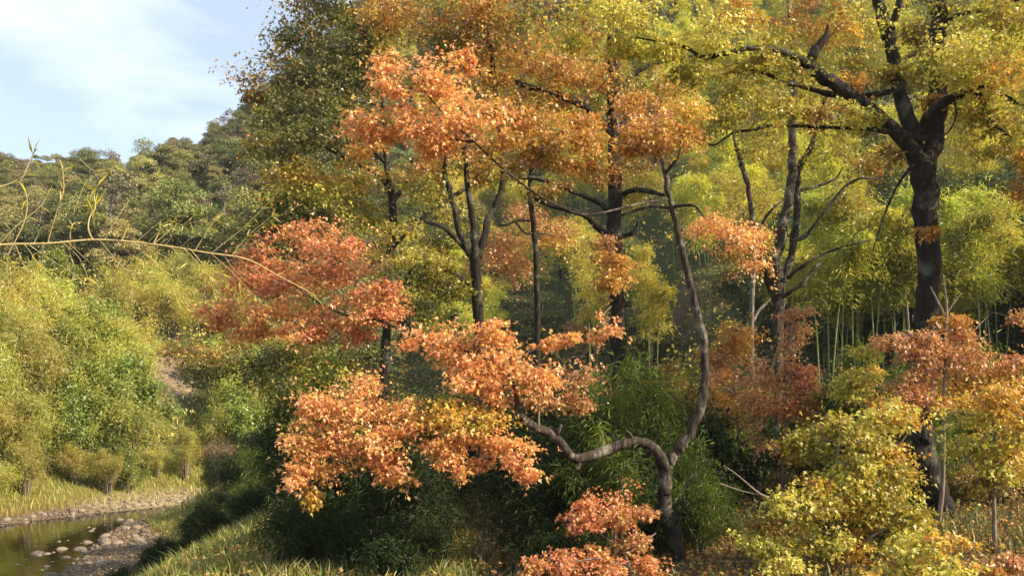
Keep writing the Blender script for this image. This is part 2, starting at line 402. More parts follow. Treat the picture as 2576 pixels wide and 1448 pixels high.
EV = [((0.018, 0.032, 0.008), 5), ((0.035, 0.055, 0.012), 4), ((0.012, 0.022, 0.007), 4), ((0.09, 0.11, 0.02), 1)]  # evergreen leaves, coloured darker than real to deepen the shade under the grove
BB = [((0.52, 0.48, 0.06), 5), ((0.58, 0.51, 0.07), 4), ((0.42, 0.41, 0.05), 4), ((0.54, 0.45, 0.13), 2)]
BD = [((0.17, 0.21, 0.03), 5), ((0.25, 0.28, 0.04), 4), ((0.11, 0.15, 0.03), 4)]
TH = [((0.40, 0.38, 0.06), 5), ((0.47, 0.42, 0.09), 4), ((0.27, 0.30, 0.045), 5), ((0.45, 0.36, 0.13), 3)]
HG = [((0.15, 0.165, 0.045), 5), ((0.20, 0.205, 0.06), 4), ((0.085, 0.10, 0.035), 3), ((0.28, 0.25, 0.085), 2)]
HO = [((0.28, 0.26, 0.09), 5), ((0.33, 0.29, 0.115), 4), ((0.20, 0.20, 0.065), 3)]
HB = [((0.24, 0.18, 0.12), 5), ((0.19, 0.16, 0.09), 4), ((0.27, 0.15, 0.09), 2)]
PAL = dict(OR=OR, RD=RD, BR=BR, PK=PK, GO=GO, YG=YG, OL=OL, OB=OB, DG=DG, EV=EV, BB=BB, BD=BD, TH=TH)

# ------------------------------------------------------------------ trees drawn limb by limb
def big_tree(name, label, cat, Y, trunk, limbs, blobs, bark=M_BARK, jit=0.08, limb_bark=None, leaf=0.07, seed=1, group=None, dens=1.0, twigmat=M_TWIG, shape='star', leafmat=M_LEAF, base=None, root=True):
    """trunk / limbs: polylines of (vx, vy, diameter in picture units, [extra depth]); blobs: (vx, vy, rx, ry, palette, [extra depth, density])"""
    g = np.random.default_rng(seed)
    def poly(pl):
        o = []
        for p in pl:
            yy = Y + (p[3] if len(p) > 3 else 0)
            o.append([*P(p[0], p[1], yy), p[2] / 2 / F * yy])
        return np.array(o)
    T = poly(trunk)
    gz = float(ground(T[0, 0], T[0, 1]))
    if root:   # carry the foot of the trunk down into the soil with a flare
        T[0, 3] *= 1.0
        T = np.vstack([[T[0, 0] - (T[1, 0] - T[0, 0]) * 0.02, T[0, 1], min(gz - 0.25, T[0, 2] - 0.1), T[0, 3] * 1.25], T])
    t = thing(name, label, cat, (T[0, 0], T[0, 1], gz), group)
    mb = MB(); X, r = tube(mb, T, 14, 7, rough=0.045, seed=seed); mb.build('trunk', [bark], t, True)
    sk = [X]; skr = [r]
    for k, lp in enumerate(limbs):
        mb = MB(); X, r = tube(mb, poly(lp), 9, 6, rough=0.10, seed=seed + k); mb.build('limb', [(limb_bark or {}).get(k, bark)], t, True)
        sk.append(X); skr.append(r)
    sk = np.vstack(sk); skr = np.concatenate(skr)
    mb = MB()
    todo = []
    for b in blobs:
        vx, vy, rx, ry, pal = b[:5]; dy = b[5] if len(b) > 5 else 0; dn = b[6] if len(b) > 6 else ((0.38 if seed == 3 else 0.55) if b[4] in ('OL', 'OB') and leaf > 0.08 else 1.0)
        yy = Y + dy; c = P(vx, vy, yy); ax, az_ = 1.12 * rx / F * yy, 1.12 * ry / F * yy
        c[1] += g.normal(0, 0.3 * ax); ay = 0.85 * ax
        c = c + g.normal(0, jit, 3) * [ax, 0.5 * ax, az_ * 1.4]; q_ = np.exp(g.normal(0, jit * 0.8)); az_ *= q_ * (1 + jit * 0.6); ax *= np.exp(g.normal(0, jit * 0.8))
        todo.append((c, np.array([ax, ay, az_]), PAL[pal], dn))
    while todo:
        dd = [np.min(np.linalg.norm(sk - b[0], axis=1)) for b in todo]
        k = int(np.argmin(dd)); c, rad, pal, dn = todo.pop(k)
        j = int(np.argmin(np.linalg.norm(sk - c, axis=1) + 0.25 * (sk[:, 2] > c[2] + 0.5)))
        a = sk[j]; d = c - a; ln = np.linalg.norm(d)
        r0 = min(skr[j] * 0.7, 0.012 + 0.007 * ln)
        mid1 = a + d * 0.35 + g.normal(0, 0.07 * ln, 3) + [0, 0, 0.05 * ln]; mid2 = a + d * 0.7 + g.normal(0, 0.06 * ln, 3) + [0, 0, 0.06 * ln]
        end = c + (d / max(ln, 1e-3)) * rad * 0.3
        X, r = tube(mb, [[*a, r0], [*mid1, r0 * 0.8], [*mid2, r0 * 0.6], [*end, r0 * 0.35]], 5, 4, 1, cap=False)
        sk = np.vstack([sk, X[2:]]); skr = np.concatenate([skr, r[2:]])
        area = math.pi * rad[0] * rad[2]
        ns = max(4, int(area * 58 * dens * dn * (0.07 / leaf) ** 1.2))
        # boughs: branchlets fan out from the blob's inside, sprays sit along them, gaps stay between
        nb = max(4, int(round(ns / 6.6)))
        out_dir = unit(g.normal(size=(nb, 3)) * [1, 1, 0.75]); e_ = c + out_dir * rad * g.uniform(0.55, 1.12, (nb, 1)); e_[:, 2] -= 0.10 * rad[2]
        s0 = min(0.36, 0.55 * min(rad[0], rad[2] * 1.6)) * (leaf / 0.07) ** 0.5
        hue = tints(g, pal, nb, 0.12)
        for ee, od, hh in zip(e_, out_dir, hue):
            i0 = X[int(g.integers(len(X) // 2, len(X)))]
            m_ = i0 * 0.45 + ee * 0.55 + g.normal(0, 0.05, 3) + [0, 0, 0.10 * np.linalg.norm(ee - i0)]
            tw, _ = tube(mb, [[*i0, 0.005 + leaf * 0.05], [*m_, 0.004 + leaf * 0.03], [*ee, 0.003]], 3, 4, 1, cap=False)
            k_ = int(g.integers(5, 10)); ppal = [(tuple(hh), 1.3 * sum(p[1] for p in pal) / len(pal))] + pal
            for q_ in range(2):   # stray leaves beyond the bough
                spray(g, mb, ee + g.normal(0, 1.0, 3) * s0 * [1, 1, .8], od, s0 * 0.9, 5, leaf, pal, shape, v=0.3)
            for q_ in range(k_):
                tt = g.uniform(0.35, 1.0); q = tw[int(tt * (len(tw) - 1))] + g.normal(0, 0.6, 3) * s0 * [1, 1, .5]
                spray(g, mb, q, od, s0 * g.uniform(0.45, 1.1), int(g.integers(12, 24)), leaf, ppal, shape, v=0.26)
    mb.build('crown', [leafmat, twigmat], t)
    return t

# -- the tall forked tree at the right
big_tree('forked_tree', 'tall dark tree at the right forking into several thick limbs under yellow green leaves', 'tree', 18.0,
    [(2385, 1335, 72), (2362, 1260, 65), (2333, 1180, 59), (2318, 1098, 56), (2320, 1020, 54), (2330, 900, 54), (2334, 760, 56), (2335, 620, 58), (2328, 500, 61), (2318, 430, 58), (2316, 395, 40)],
    [[(2316, 430, 46), (2290, 372, 40), (2225, 305, 33, -.1), (2165, 255, 32, -.2), (2105, 215, 34, -.3), (2050, 183, 32, -.4), (2014, 150, 22, -.5), (1990, 140, 14, -.5)],
     [(2045, 185, 30, -.4), (2046, 140, 26, -.4), (2062, 112, 22, -.4), (2078, 88, 16, -.4), (2082, 62, 5, -.4)],
     [(2016, 152, 22, -.5), (1980, 135, 18, -.6), (1933, 123, 15, -.7), (1880, 122, 13, -.8), (1849, 130, 15, -.9), (1800, 140, 13, -1), (1766, 143, 11, -1), (1733, 124, 9, -1.1), (1690, 110, 6, -1.2), (1600, 95, 4, -1.3)],
     [(2312, 410, 46), (2296, 340, 40, .2), (2270, 250, 37, .3), (2254, 180, 34, .4), (2241, 120, 33, .4), (2228, 62, 32, .5), (2208, 0, 26, .6), (2190, -120, 18, .6), (2170, -260, 8, .6)],
     [(2234, 95, 26, .4), (2250, 45, 20, .3), (2264, 0, 16, .2), (2285, -120, 9, 0)],
     [(2326, 440, 50), (2348, 350, 46, .3), (2357, 267, 46, .5), (2360, 180, 42, .6), (2361, 80, 40, .7), (2360, 0, 38, .8), (2364, -200, 28, 1), (2380, -420, 10, 1.2)],
     [(2318, 350, 30), (2338, 290, 28, -.3), (2374, 258, 26, -.5), (2405, 242, 22, -.7), (2440, 229, 17, -.8), (2468, 246, 14, -.9), (2480, 275, 13, -.9), (2500, 310, 11, -1), (2543, 348, 7, -1)],
     [(2436, 231, 12, -.8), (2483, 216, 10, -.9), (2533, 245, 12, -1), (2600, 275, 10, -1.1), (2700, 280, 5, -1.2)],
     [(2262, 225, 14, .3), (2225, 235, 15, .2), (2183, 240, 15, .1), (2140, 240, 14, .1), (2100, 240, 15, 0), (2055, 228, 13, 0), (2016, 218, 12, 0), (1966, 206, 11, -.1), (1930, 187, 9, -.2), (1880, 172, 6, -.2), (1850, 158, 4, -.2)],
     [(2285, 345, 12), (2227, 331, 12, -.3), (2170, 322, 11, -.5), (2116, 322, 10, -.6), (2050, 318, 10, -.8), (1995, 316, 9, -1), (1930, 318, 10, -1.1), (1890, 328, 8, -1.2), (1846, 333, 6, -1.3), (1800, 364, 5, -1.4), (1776, 360, 3, -1.4)],
     [(2364, 70, 12, .7), (2390, 48, 11, .4), (2433, 32, 10, .2), (2500, 22, 9, 0), (2580, -8, 7, -.2)],
     [(2306, 405, 9), (2282, 432, 8, -.3), (2262, 460, 7, -.4), (2245, 492, 6, -.5), (2225, 540, 5, -.5), (2208, 590, 4, -.6), (2196, 628, 2.5, -.6)],
     [(2400, 245, 6, -.7), (2405, 290, 5, -.7), (2392, 325, 4, -.7), (2367, 345, 2.5, -.7)]],
    [(1440, 85, 60, 34, 'YG', -1, .8), (1520, 95, 80, 38, 'YG', -1.2, .8), (1600, 60, 90, 45, 'YG', -1.2, .8), (1685, 105, 80, 32, 'YG', -1, .8), (1770, 70, 90, 45, 'YG', -.8, .8), (1560, 15, 100, 38, 'YG', -1, .8), (1700, 10, 100, 40, 'YG', -.5, .8), (1480, 40, 60, 30, 'OB', 0), (1640, 130, 60, 25, 'YG', -1.2, .8), (1580, 130, 50, 24, 'YG', -1.1, .8),
     (1850, 55, 80, 30, 'BR', -.5, .6), (1935, 85, 80, 32, 'OL', 0), (2010, 50, 80, 36, 'BR', .3, .7), (2110, 90, 60, 34, 'GO', .3, .6), (2160, 150, 55, 40, 'OL', .2), (2060, 15, 80, 30, 'BR', .3, .6), (2160, 40, 60, 40, 'YG', .2, .8), (2130, 200, 45, 26, 'BR', .1, .5), (1850, 170, 70, 26, 'OL', -.4), (1910, 150, 60, 22, 'OL', -.3), (2000, 190, 60, 24, 'OL', -.2), (1800, 110, 50, 25, 'YG', -1, .8), (1740, 180, 70, 25, 'OL', -1),
     (2385, 110, 75, 40, 'YG', -1, .8), (2480, 125, 90, 50, 'YG', -1.3, .8), (2560, 170, 70, 55, 'GO', -1.4), (2455, 55, 70, 36, 'OL', -.4), (2550, 50, 70, 40, 'GO', -.5), (2420, 185, 70, 30, 'YG', -1, .8), (2335, 155, 45, 30, 'OL', .3), (2500, 205, 70, 30, 'YG', -1.2, .8), (2310, 80, 40, 40, 'OB', .8), (2300, 200, 40, 30, 'OL', .6), (2400, 10, 60, 30, 'OL', .5),
     (1890, 290, 70, 30, 'OL', -1.2), (1810, 300, 70, 32, 'OL', -1.4), (1960, 270, 60, 25, 'OL', -1), (2050, 290, 60, 22, 'OB', -.8), (2130, 290, 50, 22, 'YG', -.6, .8), (2185, 300, 40, 22, 'OL', -.3), (1740, 330, 50, 25, 'BR', -1.4), (1850, 240, 60, 25, 'OL', -.4),
     (2540, 300, 60, 34, 'OL', -1), (2490, 270, 45, 24, 'OL', -1), (2570, 400, 50, 40, 'GO', -1), (2580, 480, 60, 40, 'BR', -1), (2520, 370, 35, 24, 'OL', -1), (2240, 180, 30, 25, 'OL', .3), (2350, 250, 26, 20, 'BR', .2), (2340, 580, 22, 22, 'BR', -.5, .5), (2330, 520, 30, 22, 'OL', .9, .4), (2230, 400, 60, 25, 'OB', .5, .6), (2440, 260, 50, 26, 'OL', .2, .7)] + [(x_, y_, 170, 80, 'OL', d_, .9) for x_, y_, d_ in ((2640, -100, 0), (2560, -320, 0), (2750, 20, -1.5), (2780, 160, .5), (2900, -150, 0), (2950, 60, 1), (2920, 200, -1), (3080, -20, -1), (3100, 160, 1.5), (2700, 330, 1), (2850, 340, -1.5), (3000, 330, 0), (2700, -30, 2.5), (2900, 80, -3.5), (2760, 240, -3), (3150, 280, -2.5), (2980, -60, 3), (2800, 120, 4), (3050, 120, -5), (2950, 230, -4))],  # last clumps: unseen outer crown, added to cast shade on the undergrowth
    leaf=0.085, seed=3, dens=1.15)

# -- the many stemmed tree in the middle of the right half
big_tree('multi_stemmed_tree', 'slender dark tree whose grey lower trunk divides into three upright stems', 'tree', 27.0,
    [(1955, 1215, 30), (1955, 1090, 26), (1956, 963, 26), (1957, 850, 27), (1960, 755, 28), (1955, 700, 30), (1951, 650, 28), (1972, 566, 26), (1986, 483, 24), (1994, 417, 22), (1994, 300, 19), (1996, 200, 17), (1991, 130, 14), (1985, 20, 10), (1975, -100, 4)],
    [[(1958, 770, 18), (1945, 745, 17), (1929, 695, 16), (1913, 623, 15), (1896, 563, 14), (1885, 490, 13), (1880, 460, 12), (1866, 417, 12), (1850, 360, 9), (1842, 320, 5)],
     [(1962, 735, 20), (1975, 695, 20, .2), (1994, 630, 18, .3), (2006, 535, 17, .4), (2008, 434, 16, .4), (2040, 372, 13, .4), (2056, 317, 12, .4), (2072, 267, 11, .4), (2080, 243, 9, .4), (2096, 180, 5, .4)],
     [(1988, 606, 11), (2010, 600, 11, -.2), (2028, 592, 10, -.3), (2066, 543, 9, -.5), (2112, 485, 7, -.6), (2130, 466, 7, -.6), (2166, 448, 6, -.7), (2220, 453, 3, -.7)],
     [(1980, 700, 9), (2020, 668, 8, -.3), (2066, 640, 7, -.4), (2143, 614, 6, -.6), (2190, 604, 3, -.6)],
     [(2145, 612, 4, -.6), (2146, 600, 4, -.6), (2162, 580, 3.5, -.6), (2200, 562, 2, -.6)],
     [(1966, 750, 11), (1985, 735, 10, -.3), (2016, 716, 9, -.4), (2030, 700, 9, -.4), (2045, 680, 8, -.4), (2062, 662, 6, -.4)],
     [(1908, 575, 8), (1922, 552, 8, .2), (1944, 525, 7, .3), (1972, 500, 5, .4)],
     [(2012, 480, 8, .4), (2050, 470, 7, .6), (2100, 450, 6, .8), (2120, 420, 3, .8)],
     [(1993, 300, 7), (1975, 270, 6), (1960, 235, 4)]],
    [(2090, 400, 80, 28, 'OL', .2, .7), (2160, 425, 70, 25, 'OB', -.3, .7), (2200, 380, 60, 26, 'OB', .3, .6), (1900, 385, 60, 28, 'OL', 0, .7), (1960, 380, 50, 30, 'OL', .5, .6), (2090, 350, 60, 24, 'OL', .5, .6),
     (1800, 565, 60, 28, 'OR', -1), (1850, 600, 55, 32, 'OR', -1), (1885, 650, 45, 32, 'OR', -.8), (1905, 600, 30, 24, 'GO', -.6), (1760, 575, 40, 20, 'OR', -1, .7), (1840, 650, 50, 30, 'OB', 0, .6),
     (2040, 220, 60, 30, 'OL', .5, .7), (1940, 200, 60, 30, 'OL', .3, .7), (2000, 90, 70, 40, 'OB', .5, .7), (1900, 320, 60, 25, 'OL', .3, .7), (2130, 520, 50, 20, 'OL', 0, .35)],
    leaf=0.10, seed=5, bark=M_GREY)

# -- the curved two stemmed tree that carries the orange and red boughs
big_tree('curved_tree', 'thin curved tree with a pale snaking side limb and bright orange and red boughs', 'tree', 14.0,
    [(1712, 1500, 40), (1706, 1399, 36), (1694, 1330, 34), (1678, 1282, 35), (1674, 1230, 35), (1674, 1180, 36), (1690, 1150, 28), (1712, 1125, 26), (1738, 1085, 25), (1764, 1020, 22), (1773, 965, 21), (1770, 866, 20), (1747, 766, 19), (1729, 683, 17), (1714, 620, 16.5), (1702, 570, 16), (1689, 515, 15), (1679, 480, 14), (1676, 444, 14), (1664, 400, 10), (1650, 360, 6)],
    [[(1674, 1185, 32), (1661, 1148, 30, -.1), (1636, 1119, 26, -.2), (1592, 1111, 27, -.3), (1525, 1133, 25, -.4), (1459, 1150, 26, -.5), (1431, 1140, 24, -.6), (1399, 1100, 24, -.7), (1345, 1072, 21, -.8), (1312, 1050, 19, -.9), (1298, 1040, 16, -.9), (1282, 1047, 11, -1), (1262, 1035, 10, -1), (1246, 1023, 8, -1), (1200, 1010, 6, -1), (1130, 990, 5, -.9), (1060, 950, 5, -.8)],
     [(1300, 1044, 14, -.9), (1301, 1010, 12, -.9), (1294, 975, 10, -.9), (1270, 930, 7, -.9), (1190, 890, 7, -.8), (1100, 860, 7, -.6), (1008, 830, 7, -.5), (975, 812, 7, -.5), (938, 803, 6, -.4), (880, 795, 5, -.3), (800, 760, 4, -.2), (720, 700, 3, 0)],
     [(1250, 1025, 7, -1), (1180, 1060, 6, -1.1), (1060, 1080, 5, -1.2), (940, 1060, 4, -1.2), (830, 1090, 3, -1.2)],
     [(1672, 440, 9), (1690, 415, 8, -.1), (1709, 390, 6, -.2), (1714, 340, 3, -.2)],
     [(1684, 500, 7), (1610, 512, 5, -.3), (1480, 540, 5, -.6), (1400, 515, 5.5, -.7), (1338, 480, 6, -.9), (1258, 417, 5.5, -1.1), (1192, 357, 5, -1.2), (1120, 290, 4, -1.2), (1050, 210, 2.5, -1.2)],
     [(1192, 357, 6, -1.2), (1100, 345, 5, -1.1), (1000, 320, 4, -1), (930, 300, 2, -1)],
     [(1690, 525, 8), (1650, 519, 8, .2), (1609, 526, 7, .5), (1556, 547, 6, .8), (1530, 590, 4, 1)],
     [(1694, 520, 9), (1720, 516, 8, -.2), (1749, 519, 6, -.3), (1773, 549, 3, -.4)],
     [(1462, 1150, 13, -.5), (1455, 1172, 10, -.55), (1452, 1182, 8, -.6)], [(1400, 1098, 11, -.7), (1408, 1078, 9, -.75), (1412, 1068, 7, -.75)], [(1592, 1110, 11, -.3), (1585, 1092, 8, -.35), (1572, 1080, 4, -.4)],
     [(1700, 1320, 6, -.1), (1720, 1262, 6, -.3), (1718, 1230, 5, -.3), (1745, 1190, 4, -.4), (1790, 1150, 2, -.4)]],
    [(1000, 150, 45, 50, 'OR', -1.2), (1060, 200, 75, 45, 'OR', -1.2), (1140, 205, 75, 40, 'OR', -1.2), (990, 215, 45, 40, 'OR', -1.3), (1030, 270, 70, 40, 'OR', -1.2), (950, 310, 75, 32, 'OR', -1.1), (1070, 310, 80, 40, 'OR', -1.2), (1190, 280, 80, 42, 'OR', -1.1), (1090, 365, 70, 26, 'OR', -1.1), (980, 350, 60, 24, 'OR', -1), (1150, 340, 70, 35, 'OR', -1.1), (1260, 350, 55, 30, 'BR', -1.2), (1265, 270, 60, 36, 'BR', -.9), (1330, 300, 70, 36, 'BR', -.7), (1390, 340, 75, 36, 'BR', -.6), (1460, 370, 75, 32, 'BR', -.4), (1360, 390, 60, 24, 'OB', -.5), (1160, 150, 30, 40, 'OR', -.9), (930, 400, 60, 25, 'BR', 0, .6), (1470, 300, 50, 36, 'BR', -.2, .6), (1590, 350, 40, 30, 'BR', 0, .6),
     (1620, 350, 70, 36, 'BR', 0), (1670, 300, 70, 36, 'OR', 0), (1720, 340, 60, 36, 'BR', -.1), (1620, 270, 45, 30, 'BR', .2, .6), (1740, 280, 45, 30, 'GO', 0), (1440, 430, 60, 20, 'BR', 0, .7), (1250, 430, 70, 20, 'OB', 0, .6),
     (570, 795, 50, 30, 'RD', .2), (640, 770, 70, 30, 'OR', .1), (720, 775, 75, 26, 'OR', 0), (800, 790, 75, 26, 'OR', -.1), (880, 800, 70, 28, 'OR', -.2), (610, 700, 70, 42, 'RD', .6), (690, 660, 80, 45, 'RD', .6), (780, 670, 90, 40, 'RD', .4), (870, 690, 80, 34, 'RD', .3), (940, 730, 60, 30, 'RD', 0), (850, 620, 80, 36, 'RD', .8), (820, 570, 70, 30, 'RD', 1.2), (740, 600, 60, 30, 'RD', 1), (960, 780, 60, 30, 'RD', -.2), (600, 845, 45, 16, 'OR', 0, .7), (660, 835, 45, 16, 'OR', 0, .7), (820, 845, 50, 20, 'RD', 0), (915, 845, 30, 18, 'RD', 0), (545, 775, 40, 18, 'OR', .1, .6), (640, 640, 50, 26, 'RD', .6, .6), (750, 840, 50, 16, 'OR', -.1, .6), (700, 710, 60, 22, 'RD', .2, .7), (900, 760, 60, 24, 'OR', -.2, .8), (1000, 760, 40, 26, 'RD', -.3, .7),
     (1060, 845, 60, 30, 'OR', -.8), (1120, 865, 75, 38, 'OR', -.9), (1190, 860, 75, 38, 'OR', -1), (1245, 845, 45, 35, 'OR', -1), (1170, 920, 70, 34, 'OR', -1), (1240, 925, 75, 38, 'OR', -1), (1310, 900, 65, 42, 'OR', -1), (1340, 940, 55, 36, 'OR', -1), (1250, 975, 80, 26, 'OR', -1), (1200, 960, 60, 30, 'OR', -1),
     (790, 1015, 55, 32, 'OR', -1.1), (860, 995, 75, 36, 'OR', -1.1), (940, 1015, 80, 40, 'OR', -1.1), (1020, 1040, 80, 42, 'OR', -1.1), (1110, 1035, 80, 40, 'GO', -1.1), (1190, 1050, 70, 42, 'GO', -1.1), (920, 960, 45, 25, 'OR', -1), (770, 1100, 60, 40, 'OR', -1.2), (845, 1080, 75, 42, 'OR', -1.2), (860, 1140, 70, 36, 'OR', -1.2), (940, 1120, 65, 36, 'OR', -1.2), (1000, 1090, 60, 32, 'OR', -1.2), (1090, 1110, 50, 32, 'OR', -1.2), (1160, 1100, 40, 26, 'OR', -1.1), (1230, 1100, 50, 45, 'OR', -1.1), (1290, 1130, 50, 45, 'OR', -1), (1300, 1175, 35, 25, 'OR', -1), (990, 1185, 42, 24, 'OR', -1.2), (1210, 1165, 30, 32, 'OR', -1.1), (750, 1215, 48, 28, 'OR', -1.2), (1150, 1150, 35, 20, 'OR', -1.1), (975, 1145, 30, 24, 'RD', -1.2), (780, 1160, 50, 30, 'OR', -1.2), (810, 1040, 60, 30, 'OR', -1.2), (790, 1260, 25, 20, 'GO', -1.2, .6),
     (1395, 860, 45, 16, 'OR', -.8, .8), (1440, 845, 22, 12, 'OR', -.8, .7), (1440, 960, 60, 30, 'PK', .8, .7), (1450, 1010, 50, 30, 'PK', .8, .6), (1350, 1010, 40, 26, 'PK', -.3, .6), (1520, 835, 36, 18, 'OR', .5, .5), (1540, 660, 36, 34, 'BR', 1.2, .6), (1540, 720, 30, 20, 'BR', 1.2, .5), (1570, 260, 40, 25, 'OR', .6)],
    leaf=0.066, seed=7, bark=M_GREY, limb_bark={}, dens=1.6)

# -- the straight tall one behind
big_tree('straight_tree', 'tall straight dark trunk in the middle with rust coloured leaf tufts halfway up', 'tree', 29.0,
    [(1570, 1195, 46), (1562, 1080, 42), (1558, 963, 41), (1554, 816, 40), (1549, 716, 38), (1545, 583, 36), (1548, 482, 35), (1546, 400, 33), (1546, 267, 31), (1543, 150, 28), (1538, 40, 22), (1530, -120, 14), (1525, -260, 6)],
    [[(1538, 600, 18), (1512, 580, 16, -.3), (1475, 543, 15, -.5), (1425, 526, 13, -.7), (1380, 515, 11, -.8), (1345, 500, 7, -.9)],
     [(1535, 540, 16), (1515, 515, 14, -.3), (1475, 495, 13, -.6), (1425, 474, 12, -.9), (1392, 460, 12, -1), (1325, 446, 12, -1.2), (1258, 446, 11, -1.4), (1190, 464, 11, -1.6), (1132, 499, 11, -1.8), (1058, 553, 10, -2), (998, 613, 8, -2.2), (951, 663, 4, -2.3)],
     [(1555, 595, 12), (1575, 592, 10, -.2), (1592, 583, 8, -.3), (1605, 559, 5, -.3)],
     [(1560, 492, 14), (1600, 478, 13, -.4), (1640, 483, 12, -.7), (1672, 492, 8, -1)],
     [(1540, 340, 18), (1490, 285, 17, -.4), (1445, 257, 17, -.7), (1392, 234, 15, -.9), (1335, 220, 14, -1.1), (1258, 190, 12, -1.4), (1175, 180, 11, -1.6), (1125, 160, 10, -1.8), (1090, 125, 7, -2), (1050, 105, 4, -2)],
     [(1550, 250, 15), (1575, 205, 14, .2), (1625, 167, 13, .3), (1680, 152, 11, .4), (1760, 140, 7, .4)],
     [(1556, 330, 9), (1600, 240, 8, .3), (1605, 180, 6, .3)]],
    [(1400, 190, 80, 36, 'BR', -.8), (1470, 190, 70, 40, 'BR', -.4), (1330, 160, 70, 36, 'BR', -1), (1500, 230, 60, 36, 'OB', 0), (1590, 210, 60, 36, 'OL', .3), (1650, 200, 60, 30, 'OB', .4), (1500, 150, 50, 36, 'OB', 0), (1250, 150, 70, 36, 'BR', -1.4), (1180, 130, 60, 36, 'BR', -1.6), (1420, 260, 60, 30, 'BR', -.5), (1330, 250, 60, 30, 'BR', -.8),
     (1380, 480, 60, 20, 'OB', -.8, .6), (1250, 470, 60, 24, 'OL', -1.3, .7), (1120, 540, 60, 28, 'OL', -1.8, .8), (1010, 580, 60, 34, 'OL', -2, .9), (960, 640, 50, 30, 'OB', -2.2), (1480, 440, 60, 26, 'BR', 0, .8), (1430, 420, 60, 24, 'BR', 0, .8), (1600, 430, 60, 28, 'OB', .2, .7), (1620, 480, 50, 20, 'OL', -.4, .5), (1440, 60, 80, 50, 'BR', .2), (1680, 230, 60, 30, 'BR', .4, .5), (1540, 660, 36, 34, 'BR', -1.4, .8), (1560, 700, 26, 26, 'BR', -1.4, .6), (1520, 610, 26, 18, 'PK', -1.2, .5)],
    leaf=0.11, seed=9)

# -- thin pole of a tree
big_tree('thin_tree', 'thin bare dark trunk standing left of the straight tall tree', 'tree', 31.0,
    [(1356, 1180, 18), (1355, 1100, 16), (1353, 960, 15.5), (1352, 860, 15), (1350, 716, 15), (1343, 583, 14), (1336, 516, 13), (1332, 480, 12), (1340, 400, 10), (1345, 320, 6)],
    [[(1341, 556, 7), (1320, 554, 7, -.2), (1298, 555, 7, -.3), (1270, 566, 5, -.4), (1240, 564, 3, -.4)],
     [(1344, 588, 7), (1322, 585, 6, -.2), (1305, 568, 6, -.3), (1296, 557, 5, -.3)],
     [(1344, 600, 5), (1360, 588, 4, .2), (1385, 592, 3, .3), (1400, 600, 2, .3)]],
    [(1290, 600, 60, 36, 'PK', 1.5), (1250, 650, 50, 34, 'PK', 1.5), (1390, 570, 40, 40, 'PK', 1.5, .8), (1310, 660, 50, 36, 'PK', 1.8), (1400, 610, 40, 24, 'GO', 1, .6), (1330, 540, 60, 26, 'PK', 1.2, .8), (1300, 380, 60, 30, 'OB', 0, .6), (1380, 380, 60, 30, 'OB', 0, .6)],
    leaf=0.11, seed=13)

# -- the one that opens like a hand
big_tree('fan_stemmed_tree', 'dark tree whose trunk opens into a fan of four stems behind the orange boughs', 'tree', 23.0,
    [(1203, 1310, 44), (1206, 1230, 36), (1209, 1180, 32), (1208, 1000, 29), (1205, 810, 28), (1199, 716, 27), (1197, 650, 28), (1194, 616, 20), (1188, 549, 17), (1178, 483, 15), (1172, 420, 12), (1165, 330, 9), (1160, 240, 5)],
    [[(1194, 655, 17), (1176, 632, 17), (1158, 593, 17, -.1), (1145, 533, 15, -.2), (1134, 495, 14, -.2), (1118, 434, 12, -.2), (1122, 380, 8, -.2), (1110, 300, 5, -.2)],
     [(1204, 645, 19), (1214, 612, 19, .1), (1230, 549, 18, .2), (1254, 500, 16, .3), (1265, 460, 15, .4), (1262, 380, 13, .4), (1248, 260, 12, .3), (1236, 130, 12, .2), (1224, 80, 11, .1), (1208, 30, 10, 0), (1178, 0, 9, 0), (1140, -80, 5, 0)],
     [(1184, 645, 12), (1170, 625, 11), (1125, 579, 10, -.3), (1098, 564, 9, -.4), (1066, 556, 7, -.5)],
     [(1196, 728, 12), (1184, 722, 11), (1168, 706, 10, -.3), (1150, 700, 9, -.4), (1130, 700, 6, -.5)],
     [(1182, 716, 7, -.2), (1155, 692, 8, -.4), (1128, 683, 8, -.6), (1098, 679, 8, -.7), (1062, 672, 7, -.8), (1038, 673, 6, -.9), (1022, 705, 4, -1), (1012, 724, 3, -1)],
     [(1212, 35, 8, 0), (1240, 10, 6, -.2), (1290, -10, 4, -.3)]],
    [(1090, 40, 90, 50, 'BR', 0), (1010, 40, 80, 45, 'BR', .3), (1180, 60, 80, 50, 'BR', 0), (1260, 50, 80, 45, 'OL', -.2), (1330, 70, 80, 50, 'OL', -.3), (1370, 20, 80, 45, 'OB', -.2), (1100, 110, 80, 40, 'DG', .3), (1200, 120, 60, 36, 'OB', .3), (1290, 130, 70, 36, 'BR', 0), (1270, 190, 60, 30, 'BR', 0), (1130, -10, 90, 40, 'OL', 0), (1240, -20, 90, 40, 'OL', 0), (1190, 240, 60, 40, 'OB', .6, .6), (1080, 180, 70, 40, 'OL', .8, .8),
     (1130, 430, 70, 30, 'OL', .3, .8), (1060, 430, 70, 32, 'BR', .2, .8), (1210, 410, 60, 28, 'OB', .2, .7), (1150, 380, 60, 30, 'BR', .3, .8), (1050, 500, 70, 34, 'OL', .3, .9), (1080, 600, 55, 30, 'DG', .2, .8), (1060, 650, 60, 28, 'OL', -.7, .9), (1110, 660, 60, 26, 'OL', -.6, .8), (1090, 720, 70, 30, 'DG', -.4, .8), (1150, 740, 50, 24, 'OL', -.2, .6), (1040, 700, 60, 30, 'DG', -.7, .8), (1000, 680, 60, 34, 'OL', .4)],
    leaf=0.10, seed=17)

